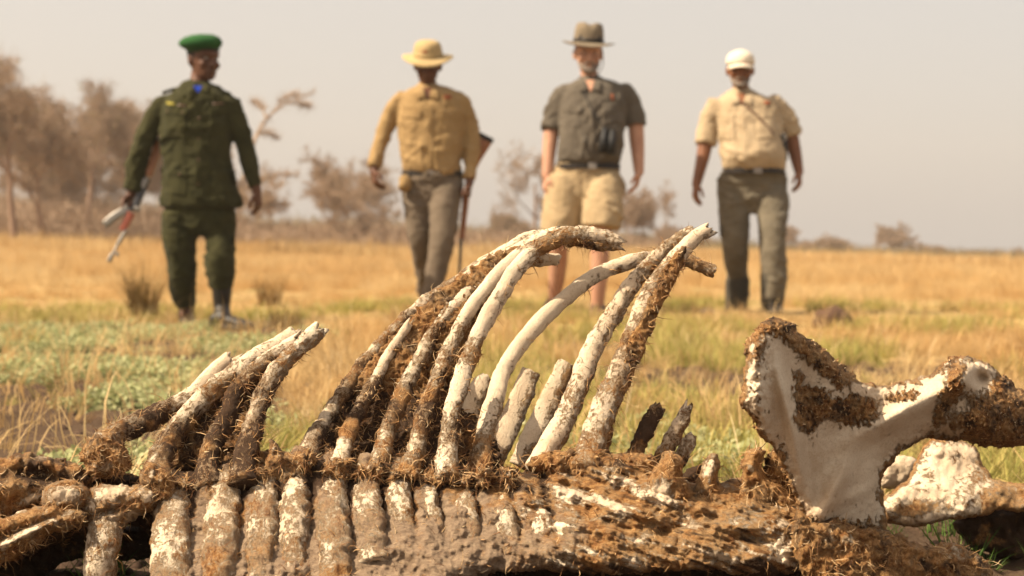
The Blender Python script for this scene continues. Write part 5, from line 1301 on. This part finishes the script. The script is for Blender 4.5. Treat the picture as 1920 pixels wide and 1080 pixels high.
# ---------------- man with the wide brimmed cloth hat
cfgB = dict(d=9.3, origin=(800, 590), seed=8.4, label='man in ochre long-sleeved shirt and pale wide-brimmed hat, looking down, rifle behind his arm',
    head=(802, 122), yaw=0.0, pitch=0.28, hs=1.0, neck=(802, 166), skin=SKD, hair=M_hair,
    torso=[(784, 826, 158, .05, 0), (766, 846, 167, .09, 0), (748, 866, 178, .12, .01), (742, 874, 212, .135, .015), (742, 874, 260, .135, .015), (748, 868, 300, .13, .02), (752, 868, 322, .13, .015), (756, 866, 330, .11, 0)],
    armL=dict(j=[(748, 182), (728, 228, .02), (712, 275, .0), (700, 322, -.08)], tip=(706, 352, -.12), palm=(.8, .3, 0), thumb=1, curl=.7, sleeve=.97, sr=[.074, .076, .072, .064, .056, .050]),
    armR=dict(j=[(866, 184), (880, 235, .03), (884, 285, .0), (880, 344, -.06)], tip=(878, 378, -.08), palm=(-.9, .1, 0), thumb=-1, curl=.9, grip=True, sleeve=.97, sr=[.070, .070, .066, .060, .054, .048]),
    hips=[(752, 868, 320, .125, .01), (752, 868, 350, .13, 0), (760, 860, 380, .11, 0), (780, 845, 398, .08, 0)],
    legL=dict(j=[(780, 345), (785, 400, -.02), (788, 450, -.02), (796, 505, .12), (800, 560, .28)], cover=.97, tr=[.100, .095, .082, .075, .066, .060, .062]),
    legR=dict(j=[(836, 345), (832, 400, -.10), (828, 450, -.16), (818, 510, -.18), (808, 572, -.20)], cover=.97, tr=[.110, .102, .090, .082, .074, .070, .072]),
    shirt=M_khaki, trm=M_trs, collar_r=.064)
B, J, T, R_, bv, bt, hs = build_person(cfgB)
def wide_hat(parent, T, R, crown, brim, mat, band=None, droop=(.0, .0), hz=.05, tilt=0.0, name='hat', dent=0.0):
    Rt = R @ roty(tilt); C = T((0, 0.004, hz))
    def U(p): return C + Rt @ np.asarray(p, float)
    n = 40; t = np.linspace(0, 2 * np.pi, n, endpoint=False); rows = []
    prof = [(r * (1.09 if r < .12 else 1.0), z, e) for r, z, e in crown]; crown = prof
    V_ = []
    for (r, z, e) in prof:
        for a in t:
            x = r * math.cos(a); y = r * 1.14 * math.sin(a)
            zz = z + e * (droop[0] * math.cos(2 * a) + droop[1] * math.sin(a)) + (-dent * math.exp(-(x / .022) ** 2) if z > .07 else 0)
            V_.append(U((x, y, zz)))
    k = len(prof); F = []
    for i in range(k - 1):
        for j in range(n):
            a = i * n + j; b = i * n + (j + 1) % n; F.append((a, b, b + n, a + n))
    F.append(tuple(range((k - 1) * n, k * n)))
    o = mesh_obj(name, np.array(V_), F, mat, parent)
    so = o.modifiers.new('thick', 'SOLIDIFY'); so.thickness = .004
    if band:
        v, f = loft([U((0, 0, .004)), U((0, 0, .028))], [Rt @ np.array([crown[3][0] + .003, 0, 0])] * 2, [Rt @ np.array([0, crown[3][0] * 1.14 + .003, 0])] * 2, 36); mesh_obj('hat_band', v, f, band, o)
    return o, U
cr = [(.168, -.012, 1), (.15, -.006, .8), (.115, .0, .4), (.088, .004, .1), (.087, .03, 0), (.083, .062, 0), (.072, .090, 0), (.050, .103, 0), (.02, .108, 0)]
h, U = wide_hat(B, T, R_, cr, None, M_hatst, M_hatst, droop=(.016, .008), hz=.052)
v, f = ellipsoid(U((-.01, -.104, .045)), (.018, .004, .012), R_, 12, 6); mesh_obj('badge', v, f, M_red, h)
patch_on('placket', bv, [(803, 190), (811, 190), (812, 318), (804, 318)], M_khaki, B, .003, .005, nv=20)
patch_on('pocket_flap', bv, [(752, 206), (790, 208), (790, 222), (752, 220)], M_khaki, B, .004, .006)
patch_on('pocket_flap', bv, [(826, 206), (862, 204), (862, 218), (826, 221)], M_khaki, B, .004, .006)
patch_on('badge', bv, [(832, 178), (846, 177), (846, 185), (833, 186)], M_red, B, .004, .003, nu=3, nv=3)
o, fc = ring_belt('belt', (753, 868, 326, .13, .008), M_black, B, 9.3)
part('buckle', [box(fc + np.array([-.005, -.004, 0]), (.024, .004, .018))], M_steel, o)
v, f = ellipsoid(J((760, 343, -.11)), (.045, .04, .06)); v = v + fbm(v * 20, 3)[:, None] * .012; mesh_obj('shirt_tail', v, f, M_khaki, B)
boot(B, J((798, 592, .42)), J((797, 592, .16)), J((800, 570, .34)), .05, M_brown)
boot(B, J((810, 590, -.10)), J((808, 592, -.38)), J((809, 572, -.16)), .05, M_brown)
g = empty('rifle', J((880, 380, .02)), 'wooden stocked hunting rifle held muzzle down behind the ochre shirted arm', 'rifle')
st = resample(np.array([J((908, 262, .10)), J((890, 300, .09)), J((880, 330, .07))]), 10); t = unit(np.gradient(st, axis=0)); s_ = unit(np.cross(t, [0, 1, 0]))
v, f = loft(st, s_ * np.linspace(.056, .026, 10)[:, None], np.tile([0, .020, 0], (10, 1)), 12, 3); so_ = mesh_obj('stock', v, f, M_wood, g)
part('butt_plate', [bar(J((912, 254, .10)), J((908, 262, .10)), .058, .021)], M_black, g)
part('fore_end', [bar(J((874, 365, .05)), J((866, 448, .0)), .024, .022, taper=.7)], M_wood, g)
part('receiver', [bar(J((880, 325, .07)), J((873, 370, .05)), .018, .018)], M_gun, g)
part('barrel', [limb([J((868, 400, .03)), J((861, 512, -.03))], [.012, .010], m=6)], M_gun, g)
part('sling_swivel', [limb([J((864, 400, .02)), J((858, 404, .0)), J((862, 410, .02))], [.005, .005, .005], m=6)], M_steel, g)

# ---------------- man in shorts with the felt hat
cfgC = dict(d=9.25, vneck=20, origin=(1090, 597), seed=14.2, label='bearded man in grey short-sleeved shirt, beige shorts and dark felt hat, binoculars at his side',
    head=(1103, 100), yaw=0.05, pitch=0.12, hs=1.06, neck=(1107, 152), skin=SKL, hair=M_beard,
    torso=[(1086, 1130, 144, .05, 0), (1068, 1154, 153, .09, 0), (1050, 1176, 164, .12, .01), (1044, 1178, 195, .14, .02), (1044, 1176, 240, .15, .03), (1042, 1170, 280, .15, .03), (1040, 1168, 303, .148, .02), (1048, 1160, 310, .12, 0)],
    armL=dict(j=[(1054, 168), (1040, 215, .03), (1032, 262, .02), (1026, 330, -.04)], tip=(1020, 372, -.06), palm=(.9, .3, 0), thumb=1, curl=.5, sleeve=.48, sr=[.078, .082, .084, .086], r=[.056, .052, .050, .034]),
    armR=dict(j=[(1174, 168), (1188, 212, .03), (1194, 262, .02), (1198, 322, -.05)], tip=(1190, 368, -.08), palm=(-.9, .1, 0), thumb=-1, curl=.45, sleeve=.46, sr=[.078, .082, .086, .088], r=[.056, .052, .050, .034], hs=1.08),
    hips=[(1044, 1162, 306, .14, .01), (1034, 1164, 330, .145, .0), (1032, 1164, 365, .14, 0), (1045, 1150, 392, .10, 0)],
    legL=dict(j=[(1063, 335), (1056, 385, -.02), (1050, 440, -.03), (1046, 500, .06), (1038, 572, .16)], cover=.42, tr=[.125, .130, .130, .132], r=[.09, .085, .062, .060, .040]),
    legR=dict(j=[(1132, 335), (1130, 385, -.10), (1126, 440, -.14), (1124, 505, -.14), (1120, 580, -.12)], cover=.42, tr=[.125, .130, .130, .128], r=[.09, .085, .062, .060, .040]),
    shirt=M_grey, trm=M_short, tr_name='shorts', collar_r=.068)
cfgC['beard'] = True
C, J, T, R_, bv, bt, hs = build_person(cfgC)
cr = [(.172, -.006, 1), (.155, -.004, .8), (.12, .0, .4), (.090, .004, .1), (.090, .035, 0), (.086, .08, 0), (.078, .120, 0), (.058, .132, 0), (.02, .130, 0)]
h, U = wide_hat(C, T, R_, cr, None, M_felt, M_black, droop=(.014, .004), hz=.058, tilt=.03, dent=.018)
for sx in (-1, 1):
    v, f = ellipsoid(U((sx * .055, -.085, .030)), (.020, .010, .022), R_, 14, 8); mesh_obj('goggle_lens', v, f, M_black, h)
v, f = limb([T((.078, -.01, .03)), T((.085, -.02, -.06)), T((.055, -.06, -.12))], [.003] * 3, m=8); mesh_obj('chin_cord', v, f, M_brown, h)
patch_on('placket', bv, [(1108, 185), (1116, 185), (1112, 300), (1104, 300)], M_grey, C, .003, .005, nv=20)
patch_on('pocket_flap', bv, [(1056, 196), (1092, 198), (1092, 212), (1056, 210)], M_grey, C, .004, .006)
patch_on('pocket', bv, [(1130, 194), (1164, 192), (1164, 230), (1130, 232)], M_grey, C, .003, .006)
patch_on('badge', bv, [(1145, 176), (1150, 176), (1151, 188), (1147, 188)], M_red, C, .004, .003, nu=3, nv=3)
o, fc = ring_belt('belt', (1041, 1164, 313, .148, .01), M_black, C, 9.25)
part('buckle', [box(fc + np.array([.02, -.004, 0]), (.026, .004, .02))], M_steel, o)
patch_on('trouser_fly', bt, [(1094, 318), (1102, 318), (1102, 370), (1095, 370)], M_short, C, .003, .004)
def sandal(parent, heel, toe, mat):
    return boot(parent, heel, toe, heel + np.array([0, 0.0, .06]), .0, mat, 'shoe', .05)
sandal(C, J((1037, 590, .22)), J((1020, 592, -.02)), M_brown)
sandal(C, J((1120, 596, -.06)), J((1115, 600, -.32)), M_brown)
bn = empty('binoculars', J((1142, 265, -.2)), 'black binoculars hanging on a cord at the side of the bearded man\'s grey shirt', 'binoculars')
for (x, y0_, y1_) in ((1134, 240, 286), (1149, 244, 288)):
    a = J((x, y0_, -.20)); b = J((x - 3, y1_, -.205))
    v, f = loft([a, a + (b - a) * .25, a + (b - a) * .3, b], [np.array([r, 0, 0]) for r in (.018, .020, .026, .029)], [np.array([0, r, 0]) for r in (.018, .020, .026, .029)], 18)
    o = mesh_obj('barrel', v, f, M_blk, bn)
    v, f = loft([b + np.array([0, 0, .003]), b - np.array([0, 0, .003])], [np.array([.023, 0, 0])] * 2, [np.array([0, .023, 0])] * 2, 16); mesh_obj('lens', v, f, M_gun, o)
part('bridge', [bar(J((1134, 256, -.20)), J((1149, 258, -.20)), .014, .012)], M_blk, bn)
c = []
for (x, y) in ((1092, 160), (1100, 185), (1112, 210), (1124, 228), (1134, 242)):
    dr = unit(V(x, y, 1.0) - CAM); hh = bv.ray_cast(Vector(CAM), Vector(dr)); c.append(np.array(hh[0]) - dr * .006 if hh[0] is not None else J((x, y, -.12)))
c[-1] = J((1134, 242, -.2)); v, f = limb(c, [.004] * 5, 6, 16); mesh_obj('neck_cord', v, f, M_blk, bn)

# ---------------- man with the cap
cfgD = dict(d=9.6, origin=(1415, 585), seed=21.7, label='man in sand coloured short-sleeved shirt, long trousers and cream cap, black pouch at his hip',
    head=(1388, 130), yaw=-0.12, pitch=0.10, hs=1.02, neck=(1391, 176), skin=SKM, hair=M_hair,
    torso=[(1371, 1413, 168, .05, 0), (1356, 1436, 179, .09, 0), (1338, 1458, 188, .12, .01), (1338, 1464, 218, .14, .02), (1344, 1468, 255, .16, .05), (1344, 1472, 290, .18, .075), (1348, 1472, 316, .165, .06), (1356, 1466, 328, .13, 0.02)],
    armL=dict(j=[(1338, 196), (1328, 235, .02), (1320, 285, .0), (1306, 345, -.06)], tip=(1302, 378, -.08), palm=(.9, .3, 0), thumb=1, curl=.5, sleeve=.52, sr=[.078, .082, .085, .086], r=[.056, .052, .048, .032]),
    armR=dict(j=[(1458, 192), (1476, 232, .03), (1488, 275, .03), (1498, 322, -.03)], tip=(1500, 358, -.06), palm=(-.8, .4, 0), thumb=-1, curl=.6, sleeve=.50, sr=[.078, .082, .084, .084], r=[.056, .052, .048, .032]),
    hips=[(1350, 1472, 322, .155, .02), (1345, 1476, 345, .16, .0), (1350, 1474, 378, .14, 0), (1370, 1455, 400, .10, 0)],
    legL=dict(j=[(1377, 350), (1378, 405, -.02), (1379, 460, -.02), (1382, 510, .10), (1385, 562, .22)], cover=.96, tr=[.115, .110, .098, .092, .080, .074, .076]),
    legR=dict(j=[(1444, 350), (1448, 405, -.10), (1449, 460, -.16), (1450, 515, -.16), (1450, 568, -.14)], cover=.96, tr=[.115, .110, .100, .092, .086, .084, .078]),
    shirt=M_sand, trm=M_trs2, collar_r=.066)
cfgD['beard'] = True
Dm, J, T, R_, bv, bt, hs = build_person(cfgD)
# cap: dome and peak
zs = [.030, .050, .075, .098, .114, .122]; rr = [x * 1.09 for x in (.087, .088, .084, .068, .040, .012)]
v, f = loft([T((0, .006, z)) for z in zs], [R_ @ np.array([r, 0, 0]) for r in rr], [R_ @ np.array([0, r * 1.16, 0]) for r in rr], 32)
cap = mesh_obj('cap', v, f, M_cap, Dm)
n = 17; pk = []
for j, (e, dz) in enumerate(((0, .0), (.35, -.004), (.7, -.012), (1.0, -.022))):
    for i in range(n):
        a = math.pi * (0.14 + 0.72 * i / (n - 1)); x = .083 * math.cos(a); y = -.094 * math.sin(a)
        pk.append(T((x * (1 + .04 * e), y - .068 * e * math.sin(a) ** .7, .036 + dz - .018 * (abs(x) / .083) ** 2)))
F = [(j * n + i, j * n + i + 1, (j + 1) * n + i + 1, (j + 1) * n + i) for j in range(3) for i in range(n - 1)]
o = mesh_obj('peak', np.array(pk), F, M_cap, cap); so = o.modifiers.new('t', 'SOLIDIFY'); so.thickness = .004
patch_on('placket', bv, [(1386, 198), (1394, 198), (1404, 322), (1396, 322)], M_sand, Dm, .003, .005, nv=20)
for q in ([(1344, 212), (1378, 214), (1378, 232), (1346, 230)], [(1416, 206), (1452, 204), (1454, 222), (1418, 225)]): patch_on('pocket_flap', bv, q, M_sand, Dm, .004, .006)
for q in ([(1346, 230), (1378, 232), (1380, 262), (1348, 262)], [(1418, 225), (1454, 222), (1456, 258), (1420, 262)]): patch_on('pocket', bv, q, M_sand, Dm, .003, .004)
patch_on('badge', bv, [(1432, 190), (1444, 189), (1445, 195), (1434, 196)], M_red, Dm, .004, .003, nu=3, nv=3)
o, fc = ring_belt('belt', (1352, 1470, 322, .165, .045), M_black, Dm, 9.6)
part('buckle', [box(fc + np.array([.0, -.004, 0]), (.028, .004, .02))], M_steel, o)
patch_on('cargo_pocket', bt, [(1348, 400), (1362, 402), (1364, 445), (1350, 443)], M_trs2, Dm, .004, .012)
patch_on('cargo_pocket', bt, [(1462, 398), (1476, 396), (1474, 442), (1462, 444)], M_trs2, Dm, .004, .012)
for q, zt in (((1450, 515, -.16), 0), ((1383, 528, .12), 0)):
    a = J(q); b = a + np.array([0, 0.02, -.20])
    v, f = remesh([limb([a, b], [.084, .076], m=10)], .012, 2); v = folds(v, f, .006, 3, [(0.1, 1, 1)], 9); mesh_obj('gaiter', v, f, M_dkcloth, Dm)
boot(Dm, J((1386, 584, .34)), J((1386, 584, .06)), J((1385, 566, .26)), .03, M_brown)
boot(Dm, J((1450, 586, -.06)), J((1456, 590, -.34)), J((1450, 568, -.10)), .03, M_black)
pc = empty('shoulder_pouch', J((1460, 278, -.1)), 'black pouch on a shoulder strap at the side of the man in the cream cap', 'pouch')
v, f = loft([J((1460, y, -.06)) for y in (252, 258, 298, 304)], [np.array([r, 0, 0]) for r in (.045, .052, .054, .046)], [np.array([0, r, 0]) for r in (.06, .07, .07, .06)], 20, 4); mesh_obj('pouch', v, f, M_blk, pc)
v, f = limb([J((1468, 250, -.13)), J((1474, 258, -.14)), J((1468, 266, -.13))], [.004] * 3, 6, 10); mesh_obj('ring', v, f, M_steel, pc)
c = []
for (x, y) in ((1378, 178), (1396, 196), (1414, 212), (1432, 230), (1450, 252)):
    dr = unit(V(x, y, 1.0) - CAM); hh = bv.ray_cast(Vector(CAM), Vector(dr)); c.append(np.array(hh[0]) - dr * .004 if hh[0] is not None else J((x, y, -.14)))
v, f = limb(c, [.009] * 5, 8, 16, 0.5); mesh_obj('strap', v, f, M_brown, pc)
# ================================================================== dusty air
hm = bpy.data.materials.new('dusty_air'); hm.use_nodes = True
t_ = hm.node_tree; t_.nodes.clear(); ho = t_.nodes.new('ShaderNodeOutputMaterial'); hv = t_.nodes.new('ShaderNodeVolumePrincipled')
hv.inputs['Color'].default_value = (0.95, 0.88, 0.80, 1); hv.inputs['Density'].default_value = 0.0012; hv.inputs['Anisotropy'].default_value = 0.2
t_.links.new(hv.outputs[0], ho.inputs['Volume'])
v, f = box((0, 118, 6.0), (105, 125, 13.0))
hz_ = mesh_obj('haze', v, f, hm, None, smooth=False, kind='stuff')
